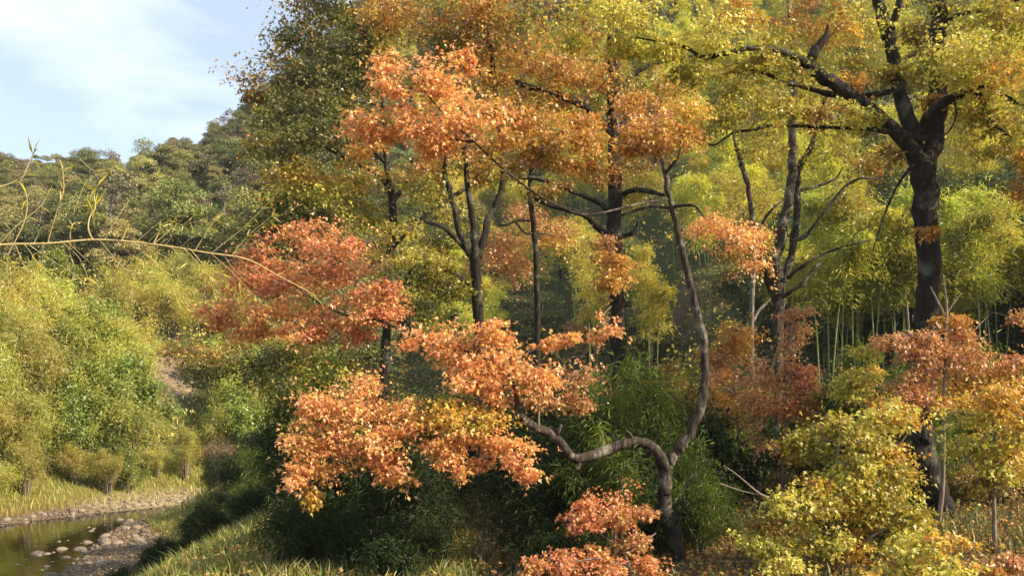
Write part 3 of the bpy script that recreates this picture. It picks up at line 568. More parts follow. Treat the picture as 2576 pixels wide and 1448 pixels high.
# -- broad green crown at the left edge of the grove
big_tree('broad_green_tree', 'broad olive green tree with reddening edges, outermost of the grove against the sky', 'tree', 30.0,
    [(958, 1130, 30), (964, 1000, 26), (968, 916, 24), (973, 816, 23), (979, 700, 22), (985, 590, 21), (988, 520, 20), (984, 470, 18), (974, 420, 15), (968, 340, 13), (966, 240, 13), (960, 180, 11), (940, 130, 8), (900, 60, 5), (880, 0, 3)],
    [[(986, 500, 12), (972, 465, 11), (950, 440, 10, -.2), (925, 424, 9, -.4), (868, 398, 8, -.6), (820, 372, 7, -.8), (770, 360, 5, -1), (720, 360, 3, -1)],
     [(988, 510, 12), (1008, 480, 11, .2), (1025, 444, 10, .3), (1040, 400, 6, .3)],
     [(968, 300, 10), (945, 262, 9, -.3), (905, 255, 8, -.5), (850, 240, 6, -.8), (780, 230, 4, -1)],
     [(972, 410, 9), (910, 360, 8, -.4), (860, 350, 7, -.6), (800, 325, 6, -.8), (730, 320, 3, -1)],
     [(960, 200, 9), (900, 160, 8, .3), (830, 120, 6, .5), (760, 100, 4, .6)],
     [(975, 800, 9), (930, 790, 8, -.3), (880, 800, 6, -.5), (800, 830, 4, -.7)],
     [(968, 880, 9), (930, 900, 8, -.3), (880, 910, 6, -.5)]],
    [(770, 25, 55, 36, 'OB', .3), (850, 30, 80, 45, 'DG', .3), (940, 60, 80, 50, 'DG', .3), (720, 100, 45, 40, 'DG', .3), (800, 100, 80, 50, 'DG', .3), (890, 120, 80, 50, 'DG', 0), (690, 160, 45, 36, 'OB', .2), (660, 215, 45, 32, 'OB', 0), (740, 180, 70, 45, 'DG', 0), (830, 190, 80, 50, 'DG', 0), (910, 210, 70, 50, 'DG', 0), (720, 250, 70, 40, 'DG', -.4), (800, 270, 80, 45, 'DG', -.5), (890, 280, 80, 45, 'DG', -.4), (670, 300, 40, 26, 'DG', -.6), (740, 320, 75, 36, 'DG', -.8), (830, 340, 80, 36, 'DG', -.7), (650, 360, 45, 28, 'OB', -.9), (720, 380, 80, 30, 'DG', -1), (900, 350, 60, 36, 'DG', -.4), (640, 230, 24, 16, 'OB', 0, .7), (960, 130, 60, 50, 'OL', .3), (1000, 60, 60, 50, 'OB', .3), (760, -20, 60, 36, 'OB', .3), (860, -30, 90, 40, 'DG', .3),
     (700, 440, 80, 30, 'GO', -1), (790, 445, 80, 32, 'GO', -.8), (870, 440, 70, 32, 'OL', -.5), (930, 470, 60, 34, 'OL', -.2), (760, 490, 80, 32, 'YG', -.8), (850, 500, 80, 36, 'OL', -.5), (690, 520, 70, 34, 'DG', -.7), (780, 540, 80, 34, 'DG', -.5), (880, 550, 80, 34, 'OL', -.2), (950, 540, 60, 34, 'OL', .2), (640, 570, 50, 30, 'DG', -.5), (700, 580, 70, 34, 'DG', -.4), (1030, 440, 50, 32, 'OB', .3),
     (560, 890, 80, 30, 'OB', 0), (650, 900, 90, 34, 'DG', -.2), (750, 890, 90, 36, 'DG', -.3), (840, 900, 80, 36, 'OL', -.4), (900, 870, 60, 30, 'DG', -.3), (480, 880, 60, 28, 'OB', 0, .8), (560, 940, 70, 26, 'DG', 0), (680, 950, 80, 28, 'DG', 0), (790, 950, 80, 30, 'OL', 0), (870, 950, 60, 30, 'YG', -.3, .7), (930, 960, 60, 34, 'DG', .3), (1040, 760, 60, 30, 'DG', .6, .8), (1080, 790, 50, 24, 'OL', .6, .7)],
    leaf=0.125, seed=19, dens=1.25)

# -- a thin trunk behind the many stemmed tree
big_tree('sapling_tree', 'slim pale trunk close behind the many stemmed tree', 'tree', 33.0,
    [(1896, 1100, 13), (1893, 960, 12), (1890, 810, 12), (1895, 700, 11), (1898, 640, 9), (1895, 560, 6), (1890, 500, 3)],
    [[(1892, 810, 8), (1910, 780, 7, .2), (1935, 755, 6, .3), (1942, 730, 3, .3)]],
    [(1895, 520, 50, 34, 'OL', .3, .6), (1850, 500, 50, 30, 'OB', .6, .5), (1930, 480, 50, 30, 'OL', .6, .5)],
    leaf=0.085, seed=21, bark=M_PALE)

# ------------------------------------------------------------------ saplings with coloured leaves in front
def sapling(name, label, Y, stems, blobs, seed, leaf=0.065, dens=1.1, bark=M_TWIG):
    return big_tree(name, label, 'sapling', Y, stems[0], stems[1:], blobs, bark=bark, leaf=leaf, seed=seed, dens=dens, jit=0.34)

sapling('red_sapling', 'low red leaved sapling at the foot of the curved tree', 12.5,
    [[(1600, 1560, 10), (1590, 1470, 9), (1575, 1400, 8), (1560, 1330, 6), (1540, 1275, 3)], [(1580, 1430, 6), (1520, 1405, 5, -.3), (1450, 1410, 3, -.4), (1390, 1425, 2, -.4)], [(1575, 1395, 6), (1620, 1360, 5, .2), (1650, 1340, 3, .3)], [(1572, 1390, 5), (1530, 1355, 4), (1480, 1330, 3), (1420, 1330, 2)]],
    [(1470, 1270, 45, 18, 'RD'), (1530, 1265, 45, 22, 'RD'), (1590, 1262, 45, 18, 'PK'), (1580, 1310, 50, 15, 'RD', 0, .6), (1500, 1300, 40, 16, 'RD'), (1620, 1355, 45, 16, 'PK', 0, .6), (1560, 1370, 50, 16, 'PK', 0, .6), (1490, 1390, 60, 24, 'RD', -.3), (1420, 1395, 50, 20, 'RD', -.3), (1540, 1420, 60, 24, 'RD', -.2), (1620, 1410, 50, 26, 'RD', 0), (1440, 1440, 60, 20, 'RD', -.4), (1370, 1435, 40, 14, 'RD', -.4), (1560, 1460, 60, 20, 'RD', -.3)], 31, 0.058, .75)

sapling('white_stemmed_sapling', 'sapling with a white stem and pinkish red leaves beside the many stemmed tree', 21.0,
    [[(1968, 1190, 9), (1976, 1060, 8), (1976, 960, 8), (1985, 880, 7), (1995, 810, 5), (2000, 770, 2.5)], [(1976, 970, 5), (2010, 930, 4), (2040, 925, 2)], [(1980, 1040, 5), (1990, 1010, 4), (2040, 1000, 3), (2080, 1010, 2)], [(1984, 890, 4), (2010, 865, 3), (2030, 855, 2)]],
    [(2010, 785, 36, 18, 'PK'), (2010, 830, 40, 22, 'PK'), (2005, 880, 26, 22, 'PK'), (2000, 930, 34, 24, 'PK'), (2030, 990, 55, 30, 'PK'), (2000, 1040, 60, 28, 'RD'), (2060, 1050, 50, 26, 'PK'), (1905, 960, 40, 32, 'PK'), (1890, 1020, 40, 32, 'PK'), (2090, 1000, 45, 22, 'PK'), (2050, 1090, 50, 24, 'PK'), (1915, 1090, 36, 26, 'PK', 0, .6), (2020, 950, 40, 22, 'RD'), (2010, 1115, 36, 22, 'PK', 0, .6)], 33, 0.075, 1.5)

sapling('orange_sapling', 'orange brown sapling between the curved tree and the many stemmed tree', 22.0,
    [[(1860, 1190, 8), (1858, 1080, 7), (1850, 980, 6), (1845, 890, 4), (1840, 830, 2)], [(1855, 1020, 5), (1900, 960, 4), (1920, 920, 2)], [(1852, 1000, 5), (1810, 950, 4), (1790, 900, 2)]],
    [(1830, 840, 50, 26, 'BR'), (1860, 880, 50, 30, 'BR'), (1800, 890, 36, 30, 'BR'), (1850, 940, 60, 36, 'OR'), (1810, 980, 50, 36, 'BR'), (1860, 930, 45, 30, 'PK'), (1850, 1010, 45, 34, 'BR'), (1690, 1000, 50, 36, 'BR', .5, .6), (1620, 980, 50, 32, 'BR', .8, .7), (1590, 1040, 50, 30, 'BR', .8, .7), (1820, 1050, 50, 30, 'BR', 0, .6), (1700, 940, 40, 30, 'OB', .8, .5)], 35, 0.075, 1.6)

sapling('bare_topped_sapling', 'brownish pink sapling with pale bare twigs in front of the forked trunk', 15.5,
    [[(2360, 1350, 12), (2372, 1200, 11), (2374, 1060, 10), (2378, 930, 9), (2382, 820, 8), (2380, 750, 5), (2372, 690, 2)], [(2380, 790, 5), (2400, 760, 4), (2420, 735, 2)], [(2380, 800, 5), (2350, 740, 4), (2340, 720, 2)], [(2376, 900, 6), (2340, 860, 5, -.2), (2300, 840, 2, -.3)], [(2292, 1000, 6), (2290, 900, 6), (2284, 800, 5), (2281, 755, 3)], [(2376, 1010, 6), (2320, 1000, 6), (2292, 1010, 5)], [(2376, 900, 6), (2430, 850, 5, .2), (2480, 800, 2, .3)], [(2288, 840, 3), (2305, 835, 2.5)]],
    [(2300, 850, 40, 22, 'PK', -.2, .6), (2270, 890, 45, 26, 'PK', -.2), (2330, 880, 60, 30, 'PK', -.2), (2400, 880, 50, 30, 'PK', 0, .8), (2440, 850, 40, 24, 'PK', .2, .7), (2260, 940, 50, 26, 'PK', -.2), (2330, 940, 70, 34, 'PK', -.2), (2410, 940, 70, 36, 'PK', 0), (2490, 900, 70, 40, 'BR', .2), (2560, 880, 60, 40, 'PK', .2), (2560, 830, 40, 24, 'PK', .2), (2490, 960, 70, 40, 'BR', .2), (2570, 950, 60, 44, 'BR', .2), (2270, 990, 50, 24, 'PK', -.2), (2350, 1000, 60, 30, 'BR', -.2), (2430, 1010, 70, 34, 'GO', 0), (2380, 790, 50, 26, 'BR', 0, .35)], 37, 0.065, 1.5)

sapling('yellow_sapling', 'bushy yellow sapling in front of the forked tree foot', 13.0,
    [[(2130, 1520, 14), (2125, 1420, 13), (2110, 1320, 11), (2100, 1220, 9), (2110, 1120, 6), (2120, 1050, 3)], [(2118, 1370, 9), (2030, 1310, 8, -.2), (1960, 1260, 7, -.3), (1910, 1240, 6, -.4), (1850, 1190, 3, -.4), (1820, 1170, 2, -.4)], [(1915, 1243, 4, -.4), (1870, 1235, 3, -.4), (1810, 1215, 2, -.4)], [(2110, 1290, 8), (2180, 1220, 7), (2240, 1150, 5), (2290, 1080, 3)], [(2120, 1400, 8), (2220, 1330, 7, -.2), (2300, 1300, 4, -.3)], [(2125, 1440, 7), (2000, 1400, 6, -.2), (1900, 1410, 3, -.3), (1800, 1410, 2, -.3)]],
    [(2100, 1050, 65, 30, 'OL', .3), (2180, 1040, 60, 30, 'YG', .3), (2060, 1090, 50, 30, 'OL', .3), (2140, 1100, 70, 34, 'OL', .2), (2220, 1090, 60, 34, 'OL', .2), (2240, 1030, 45, 26, 'GO', .2), (2000, 1150, 50, 24, 'OB', .4, .5), (2100, 1160, 60, 34, 'YG', 0), (2190, 1150, 70, 36, 'OL', 0), (2225, 1160, 40, 36, 'GO', 0), (2140, 1220, 70, 36, 'YG', 0), (2230, 1230, 60, 40, 'OL', 0), (2060, 1240, 55, 34, 'GO', -.1), (1970, 1250, 60, 22, 'YG', -.3), (2020, 1290, 60, 30, 'OL', -.2), (2110, 1290, 70, 36, 'GO', -.1), (2200, 1300, 70, 36, 'OL', -.1), (2235, 1310, 45, 36, 'YG', -.1), (1930, 1300, 60, 26, 'OB', -.3), (1900, 1350, 50, 26, 'YG', -.3, .8), (1990, 1350, 60, 30, 'YG', -.2), (2080, 1360, 60, 32, 'YG', -.2), (2170, 1370, 60, 32, 'GO', -.2), (2270, 1370, 60, 32, 'YG', -.2), (1960, 1420, 50, 24, 'YG', -.3, .6), (2180, 1430, 40, 22, 'GO', -.3, .6)], 39, 0.07, 2.2)

sapling('small_yellow_sapling', 'small bright yellow sapling before the dark bamboo stand', 18.5,
    [[(2168, 1220, 6), (2166, 1100, 5), (2172, 1000, 4), (2178, 930, 3), (2180, 880, 1.5)]],
    [(2178, 890, 24, 20, 'YG'), (2170, 930, 36, 22, 'YG'), (2185, 970, 40, 24, 'GO'), (2150, 985, 44, 22, 'YG'), (2200, 1010, 50, 24, 'GO')], 41, 0.075)

sapling('golden_sapling', 'golden sapling with sunlit leaves at the right edge below the forked tree', 14.0,
    [[(2520, 1480, 13), (2505, 1380, 12), (2500, 1280, 10), (2505, 1180, 8), (2500, 1080, 5), (2490, 1020, 3)], [(2502, 1240, 7), (2440, 1160, 6), (2400, 1110, 3)], [(2503, 1200, 6), (2560, 1130, 5), (2600, 1080, 3)]],
    [(2440, 1040, 60, 30, 'YG'), (2490, 1030, 60, 34, 'GO'), (2560, 1040, 60, 40, 'GO'), (2460, 1100, 65, 36, 'YG'), (2540, 1110, 65, 40, 'YG'), (2455, 1160, 45, 32, 'OL'), (2500, 1170, 70, 34, 'YG'), (2580, 1180, 50, 36, 'GO'), (2470, 1220, 50, 24, 'OL', 0, .6), (2600, 1100, 60, 50, 'GO')], 43, 0.068, 2.0)

sapling('sunlit_sapling', 'sunlit pale yellow sapling in the bottom right corner', 10.5,
    [[(2420, 1640, 14), (2415, 1540, 12), (2400, 1470, 10), (2370, 1410, 7), (2330, 1370, 3)], [(2410, 1500, 7), (2470, 1440, 6), (2540, 1420, 3)], [(2408, 1500, 7), (2320, 1450, 6), (2230, 1440, 3)]],
    [(2300, 1370, 45, 24, 'YG'), (2360, 1360, 50, 26, 'GO'), (2400, 1400, 60, 30, 'YG'), (2320, 1410, 60, 28, 'YG'), (2240, 1420, 60, 26, 'YG'), (2470, 1410, 60, 28, 'GO'), (2540, 1430, 60, 24, 'PK'), (2420, 1445, 80, 26, 'YG'), (2300, 1450, 80, 22, 'GO'), (2200, 1450, 50, 20, 'GO'), (2520, 1460, 60, 20, 'BR')], 45, 0.062, 2.4)
# ------------------------------------------------------------------ kinds of hillside and thicket plants, copied in loops
class Kind:
    def __init__(self, name, label, cat, group, makers):
        self.a = (name, label, cat, group); self.makers = makers; self.protos = [None] * len(makers); self.n = 0
    def put(self, k, loc, rz, sc, label=None, group=None):
        if loc[1] < 27 and self.a[0] in ('undergrowth_shrub', 'dwarf_bamboo', 'dry_weed'):
            for tx_, ty_, wd_ in ((2.37, 14.0, 0.5), (7.75, 18.0, 0.75), (7.28, 27.0, 0.6), (-0.75, 23.0, 0.5)):
                if loc[1] < ty_ + 0.6 and abs(loc[0] - tx_ * loc[1] / ty_) < wd_ + 0.55 * sc[0]: return None
        name, lab, cat, grp = self.a
        k = k % len(self.makers)
        if self.protos[k] is None:
            t = thing(name, lab, cat, (0, 0, 0), grp); self.makers[k](t); self.protos[k] = t
        else: t = copy_tree(self.protos[k])
        t.location = tuple(map(float, loc)); t.rotation_euler = (0, 0, float(rz)); t.scale = sc
        if label: t['label'] = label
        if group: t['group'] = group
        self.n += 1
        return t

def broadleaf(seed, h, cw, pal, leaf, nlobes, per, bare=False, leafmat=M_FAR):
    def mk(t):
        g = np.random.default_rng(seed); mb = MB()
        tr = [[0, 0, -0.6, h * 0.028], [g.normal(0, .1), g.normal(0, .1), h * 0.3, h * 0.02], [g.normal(0, .3), g.normal(0, .3), h * 0.62, h * 0.014], [g.normal(0, .4), g.normal(0, .4), h * 0.9, h * 0.005]]
        X, r = tube(mb, tr, 7, 4)
        cb = MB(); cs = []
        for k in range(nlobes):
            a = g.uniform(0, 6.28); zz = g.uniform(0.36, 0.93); rr = cw * (1 - abs(zz - 0.55) * 1.25) * g.uniform(0.25, 0.95)
            c = np.array([math.cos(a) * rr, math.sin(a) * rr, zz * h]); lr = cw * g.uniform(0.32, 0.5)
            j = int(len(X) * min(0.95, zz * 0.85)); 
            tube(mb, [[*X[j], r[j] * 0.5], [*((X[j] + c) / 2 + [0, 0, -0.03 * h]), r[j] * 0.35], [*c, r[j] * 0.12]], 4, 3, cap=False)
            m = per; u = unit(g.normal(size=(m, 3))); u[:, 2] = np.abs(u[:, 2]) * 0.9 - 0.25
            q = c + u * lr * (g.random((m, 1)) ** 0.35) * [1, 1, 0.75]
            if bare:
                for e in q[:: 3]:
                    tube(mb, [[*c, r[j] * 0.1], [*((c + e) / 2 + g.normal(0, .1, 3)), 0.02], [*(e + (e - c) * 0.3), 0.01]], 3, 2, cap=False)
            base = tints(g, pal, 1, 0.22)
            tip = u + g.normal(0, 0.6, (m, 3)); tip[:, 2] -= 0.3
            leaves(cb, q, tip, u + [0, 0, 0.5] + g.normal(0, 0.5, (m, 3)), leaf * g.uniform(0.6, 1.3, m), tints(g, pal, m, 0.2) * 0.6 + base * 0.4, 'oval')
        mb.build('trunk', [M_MID if not bare else M_PALE], t, True); cb.build('crown', [leafmat], t)
    return mk

def bamboo(seed, h, nc, pal, leaf, per, spread=1.2, low=0.3):
    def mk(t):
        g = np.random.default_rng(seed); cb = MB(); fb = MB()
        for k in range(nc):
            a = g.uniform(0, 6.28); b0 = np.array([math.cos(a), math.sin(a), 0]) * g.uniform(0, spread * 0.5); hh = h * g.uniform(0.75, 1.05)
            ln = np.array([math.cos(a), math.sin(a), 0]) * g.uniform(0.06, 0.16) * hh
            pts = [[*(b0 - [0, 0, .5]), 0.032], [*(b0 + ln * 0.15 + [0, 0, hh * 0.4]), 0.03], [*(b0 + ln * 0.5 + [0, 0, hh * 0.75]), 0.02], [*(b0 + ln * 1.3 + [0, 0, hh * 0.95]), 0.012], [*(b0 + ln * 2.2 + [0, 0, hh * 0.93]), 0.005]]
            X, r = tube(cb, pts, 5, 4, cap=False)
            ns = per
            tt = g.uniform(low, 1, ns) ** 0.8; idx = np.clip((tt * (len(X) - 1)).astype(int), 0, len(X) - 1)
            for i_ in idx:
                f_ = i_ / (len(X) - 1); d = unit(g.normal(size=3) * [1, 1, 0.25] + [0, 0, 0.15]); ln2 = (0.5 + 0.9 * math.sin(math.pi * min(1, f_ * 0.9 + 0.1))) * g.uniform(0.4, 1.0) * h / 10
                q = X[i_] + d * ln2 + [0, 0, -0.12 * ln2]
                m = 11
                s_ = g.random((m, 1)); pos = X[i_] * (1 - s_) + q * s_ + g.normal(0, 0.13 * h / 10, (m, 3)) 
                tip = d * 0.8 + g.normal(0, 0.55, (m, 3)); tip[:, 2] -= 0.4
                base = tints(g, pal, 1, 0.16)
                leaves(fb, pos, tip, np.array([0, 0, 1.0]) + g.normal(0, 0.6, (m, 3)), leaf * g.uniform(0.6, 1.3, m), tints(g, pal, m, 0.18) * 0.5 + base * 0.5, 'lance')
        cb.build('culm', [M_CULM], t, True); fb.build('foliage', [M_BAMBOO], t)
    return mk

def bush(seed, h, rad, pal, leaf, nst, per, shape='lance', down=0.4, leafmat=M_BAMBOO, m=12):
    def mk(t):
        g = np.random.default_rng(seed); sb = MB(); fb = MB()
        for k in range(nst):
            a = g.uniform(0, 6.28); rr = rad * g.uniform(0.15, 1.0); hh = h * g.uniform(0.55, 1.0) * (1 - 0.45 * (rr / rad) ** 2)
            e = np.array([math.cos(a) * rr, math.sin(a) * rr, hh])
            X, r = tube(sb, [[e[0] * .1, e[1] * .1, -0.3, 0.03 * h / 3], [e[0] * .4, e[1] * .4, hh * 0.55, 0.02 * h / 3], [e[0] * .8, e[1] * .8, hh * 0.9, 0.012], [e[0] * 1.1, e[1] * 1.1, hh * 0.95, 0.006]], 4, 4, cap=False)
            base0 = tints(g, pal, 1, 0.18)
            for i_ in g.integers(len(X) // 3, len(X), per):
                d = unit(g.normal(size=3) + [0, 0, 0.3]); ln2 = rad * 0.34 * g.uniform(0.5, 1.1); q = X[i_] + d * ln2
                s_ = g.random((m, 1)); pos = X[i_] * (1 - s_) + q * s_ + g.normal(0, 0.1 * rad, (m, 3))
                pos[:, 2] = np.maximum(pos[:, 2], 0.03)
                tip = d * 0.7 + g.normal(0, 0.5, (m, 3)); tip[:, 2] -= down
                leaves(fb, pos, tip, np.array([0, 0, 1.0]) + g.normal(0, 0.6, (m, 3)), leaf * g.uniform(0.6, 1.3, m), tints(g, pal, m, 0.2) * 0.55 + base0 * 0.45, shape)
        sb.build('stem', [M_TWIG], t, True); fb.build('foliage', [leafmat], t)
    return mk

K_BAM = Kind('bamboo', 'feathery yellow green bamboo plume on the slope behind the dark trunks', 'bamboo', 'bamboo on the hillside', [bamboo(100 + k, 10 + k * 0.6, 4, BB, 0.34, 130) for k in range(4)])
K_BDK = Kind('bamboo', 'deep green bamboo with straight pale culms in the shaded stand at the right', 'bamboo', 'shaded bamboo stand', [bamboo(120 + k, 10 + k * 0.5, 1, BB + BD, 0.28, 200, 0.6, 0.42) for k in range(4)] + [bamboo(126 + k, 9 + k, 3, EV + BD[2:], 0.30, 120, 1.6, 0.05) for k in range(3)])  # last three variants: leaves coloured near black to paint the stand's dark interior
K_HGR = Kind('hillside_tree', 'rounded dark green tree on the far wooded hillside', 'tree', 'dark green trees on the far hill', [broadleaf(140 + k, 6.5 + k, 2.8 + 0.3 * k, HG, 0.30, 18, 330) for k in range(4)])
K_HOL = Kind('hillside_tree', 'dull olive tree on the far wooded hillside', 'tree', 'olive trees on the far hill', [broadleaf(150 + k, 6 + k, 2.4 + 0.3 * k, HO, 0.28, 16, 300) for k in range(4)])
K_HBR = Kind('hillside_tree', 'pale brownish half bare tree on the hillside', 'tree', 'half bare trees on the far hill', [broadleaf(160 + k, 7 + k, 2.5, HB, 0.34, 12, 60, True) for k in range(3)])
K_HRD = Kind('hillside_tree', 'rusty orange tree among the bamboo on the hillside', 'tree', 'rusty trees on the hillside', [broadleaf(170 + k, 7, 2.6, PK, 0.34, 14, 120) for k in range(2)])
K_THI = Kind('thicket_bush', 'feathery yellow green bush in the thicket across the river', 'bush', 'thicket bushes across the river', [bush(180 + k, 4.2 + 0.5 * k, 1.9, TH, 0.27, 18, 30) for k in range(5)])
K_THD = Kind('thicket_bush', 'leafy mid green bush in the thicket across the river', 'bush', 'green bushes across the river', [bush(190 + k, 3.6 + 0.5 * k, 1.8, BD, 0.20, 16, 32, 'oval', 0.3) for k in range(3)])
K_THB = Kind('thicket_bush', 'dry straw brown bush in the thicket across the river', 'bush', 'dry bushes across the river', [bush(200 + k, 3.0, 1.6, HB, 0.24, 18, 10, 'lance', 0.2) for k in range(2)])
K_EVS = Kind('undergrowth_shrub', 'dark evergreen shrub, leaves deepened for the shade under the grove', 'shrub', 'dark shrubs under the trees', [bush(210 + k, 1.7 + 0.3 * k, 1.2, EV, 0.12 if k == 1 else 0.20, 20, 26 if k == 1 else 22, 'oval' if k == 1 else 'lance', 0.35, M_GREEN) for k in range(4)])
K_DWB = Kind('dwarf_bamboo', 'green dwarf bamboo shrub, leaves darkened for the shade under the grove', 'bamboo shrub', 'dwarf bamboo under the trees', [bush(220 + k, 2.0 + 0.4 * k, 1.2, EV[:1] + BD[:1] + BD[2:], 0.19, 16, 26, 'lance', 0.6, M_GREEN) for k in range(4)])  # evergreen tone mixed in so the leaf colour carries the grove's shade
K_DRY = Kind('dry_weed', 'brown dry weed clump near the right edge under the grove', 'weed', 'dry weeds under the trees', [bush(230 + k, 1.5, 0.9, HB + GO, 0.10, 16, 10, 'oval', 0.2, M_LEAF) for k in range(2)])

def visible(x, y, z, h, mx=120):
    vx, vy0 = proj(np.array([x, y, z])); _, vy1 = proj(np.array([x, y, z + h]))
    return -mx < vx < 2576 + mx and vy1 < 1500 and vy0 > -60, vx, vy0

g = np.random.default_rng(77)
FARQ = []
class Later:
    def __init__(self, K): self.K = K
    def put(self, k, loc, rz, sc): FARQ.append((loc[1], self.K, k, loc, rz, sc))
L_HGR, L_HOL, L_HBR, L_HRD = (Later(K) for K in (K_HGR, K_HOL, K_HBR, K_HRD))
for y0 in np.concatenate([np.arange(46, 100, 5.0), np.arange(100, 290, 5.6)]):
    sp = 4.4 if y0 < 75 else (4.8 if y0 < 120 else 5.2)
    for x0 in np.arange(-0.56 * y0 - 6, 0.56 * y0 + 6, sp):
        x = x0 + g.uniform(-.45, .45) * sp; y = y0 + g.uniform(-.45, .45) * 5
        fy = float(np.interp(x, FX, FY))
        if y - fy < 1.5: continue
        z = float(ground(x, y)); ok, vx, vy = visible(x, y, z, 9)
        if not ok: continue
        if math.hypot((x - SCX) / 2.6, (y - SCY) / 6) < 1.1: continue
        if 330 < vx < 560 and y < 72 and y > 58: continue
        sc = g.uniform(0.8, 1.15); rz = g.uniform(0, 6.28); k = int(g.integers(0, 8)); s3 = (sc, sc, sc * g.uniform(0.9, 1.15))
        u = g.random()
        if y > 100 and vx < 1120: s3 = tuple(v * 0.74 for v in s3)
        if vx > 1120 + 120 * math.sin(y * 0.2):
            if y > 190 or (vy < 330 and u < 0.6) or (y > 110 and vy < 160): L_HGR.put(k, (x, y, z - .1), rz, s3)
            elif vx > 1950 and y < 56: continue
            elif u < 0.76: K_BAM.put(k, (x, y, z - .1), rz, s3)
            elif u < 0.86: L_HGR.put(k, (x, y, z - .1), rz, tuple(0.85 * v for v in s3))
            elif u < 0.93: L_HRD.put(k, (x, y, z - .1), rz, tuple(0.9 * v for v in s3))
            else: L_HBR.put(k, (x, y, z - .1), rz, s3)
        else:
            if y < 88 and x < -14:
                s4 = tuple(v * 1.15 for v in s3)
                if u < 0.62: K_THI.put(k, (x, y, z - .1), rz, s4)
                elif u < 0.88: K_THD.put(k, (x, y, z - .1), rz, s4)
                else: K_THB.put(k, (x, y, z - .1), rz, s4)
            elif u < 0.5: L_HGR.put(k, (x, y, z - .1), rz, s3)
            elif u < 0.84: L_HOL.put(k, (x, y, z - .1), rz, s3)
            else: L_HBR.put(k, (x, y, z - .1), rz, s3)


FARQ.sort(key=lambda q: q[0])
for _, K, k, loc, rz, sc in FARQ[:290]: K.put(k, loc, rz, sc)
mbw = MB()
for _, K, k, loc, rz, sc in FARQ[290:]:
    t = K.protos[k % len(K.makers)]
    if t is None: continue
    for ch in t.children:
        me = ch.data; nv = len(me.vertices); V = np.zeros(nv * 3, np.float32); me.vertices.foreach_get('co', V); V = V.reshape(-1, 3)
        T4 = np.zeros(nv * 4, np.float32); me.attributes['tint'].data.foreach_get('color', T4)
        lt = np.zeros(len(me.polygons), np.int32); me.polygons.foreach_get('loop_total', lt); lv = np.zeros(len(me.loops), np.int32); me.loops.foreach_get('vertex_index', lv)
        if 'crown' not in ch.name or (lt != 3).any(): continue
        c_, s_ = math.cos(rz), math.sin(rz)
        V2 = np.stack([(V[:, 0] * c_ - V[:, 1] * s_) * sc[0], (V[:, 0] * s_ + V[:, 1] * c_) * sc[1], V[:, 2] * sc[2]], -1) + np.asarray(loc)
        q = np.exp(g.normal(0, .2))
        mbw.add(V2, lv.reshape(-1, 3), 0, T4.reshape(-1, 4)[:, :3] * q)
tag(mbw.build('far_wood', [M_FAR]), 'mass of distant treetops along the upper slopes and ridge', 'wood', kind='stuff')
# low scrub that covers the slopes between the trees: nobody could count it
def scrub(n, seed, name, label, pal, zone, leaf):
    g = np.random.default_rng(seed); y = 40 + 200 * g.random(n) ** 1.5; vx = g.uniform(-150, 2700, n); x = (vx - 1288) / F * y
    fy = np.interp(x, FX, FY); ok = (y - fy > 0.5) & zone(vx, y) & (np.hypot((x - SCX) / 2.5, (y - SCY) / 5.6) > 1.1)
    x, y = x[ok], y[ok]; m = 14; k = len(x)
    z = ground(x, y); c = np.stack([x, y, z], -1); sc = (0.5 + y / 130)
    pos = np.repeat(c, m, 0) + g.normal(0, 1, (k * m, 3)) * np.repeat(sc, m)[:, None] * [0.8, 0.8, 0]
    pos[:, 2] = np.repeat(z, m) + np.abs(g.normal(0, 0.75, k * m)) * np.repeat(sc, m) + 0.42 * (pos[:, 1] - np.repeat(y, m))
    base = np.repeat(tints(g, pal, k, 0.25), m, 0)
    mb = MB(); leaves(mb, pos, g.normal(0, 1, (k * m, 3)) + [0, 0, .2], g.normal(0, .6, (k * m, 3)) + [0, -.2, 1], leaf * np.repeat(sc, m) * g.uniform(.6, 1.3, k * m), tints(g, pal, k * m, .2) * .4 + base * .6, 'oval')
    tag(mb.build(name, [M_FAR]), label, 'scrub', kind='stuff')
scrub(13000, 61, 'scrub', 'dense green scrub covering the slope left of the grove', HG + HO + TH, lambda vx, y: vx < 1150, 0.25)
scrub(6000, 62, 'scrub', 'dense yellow green scrub covering the slope behind the grove', BB, lambda vx, y: (vx >= 1150) & ((vx < 1950) | (y > 62)) & (y < 92), 0.34)
scrub(6000, 64, 'scrub', 'dull green scrub covering the upper slope behind the grove', HG + HO, lambda vx, y: (vx >= 1150) & (y >= 92), 0.3)

scrub(9000, 63, 'thicket', 'feathery yellow green tangle filling the slope across the river', TH + TH + BD, lambda vx, y: (vx < 700) & (y < 92), 0.36)

# thicket along the far river bank, closer set
for y0 in np.arange(36, 68, 1.75):
    for x0 in np.arange(-46, -12, 1.8):
        x = x0 + g.uniform(-1, 1); y = y0 + g.uniform(-1, 1)
        sdv, hwv, grv = (float(v[0]) for v in river_coord(np.array([x]), np.array([y])))
        if sdv > 0 or -sdv < hwv + 1.9: continue
        z = float(ground(x, y)); ok, vx, vy = visible(x, y, z, 4, 150)
        if not ok or (350 < vx < 540 and y > 60): continue
        near = (-sdv - hwv) < 4.0
        sc = g.uniform(0.35, 0.75) if near else g.uniform(0.75, 1.35)
        u = g.random(); rz = g.uniform(0, 6.28); k = int(g.integers(0, 8)); s3 = (sc, sc, sc * g.uniform(.85, 1.2))
        if u < 0.58: K_THI.put(k, (x, y, z - .05), rz, s3)
        elif u < 0.84: K_THD.put(k, (x, y, z - .05), rz, s3)
        else: K_THB.put(k, (x, y, z - .05), rz, s3)

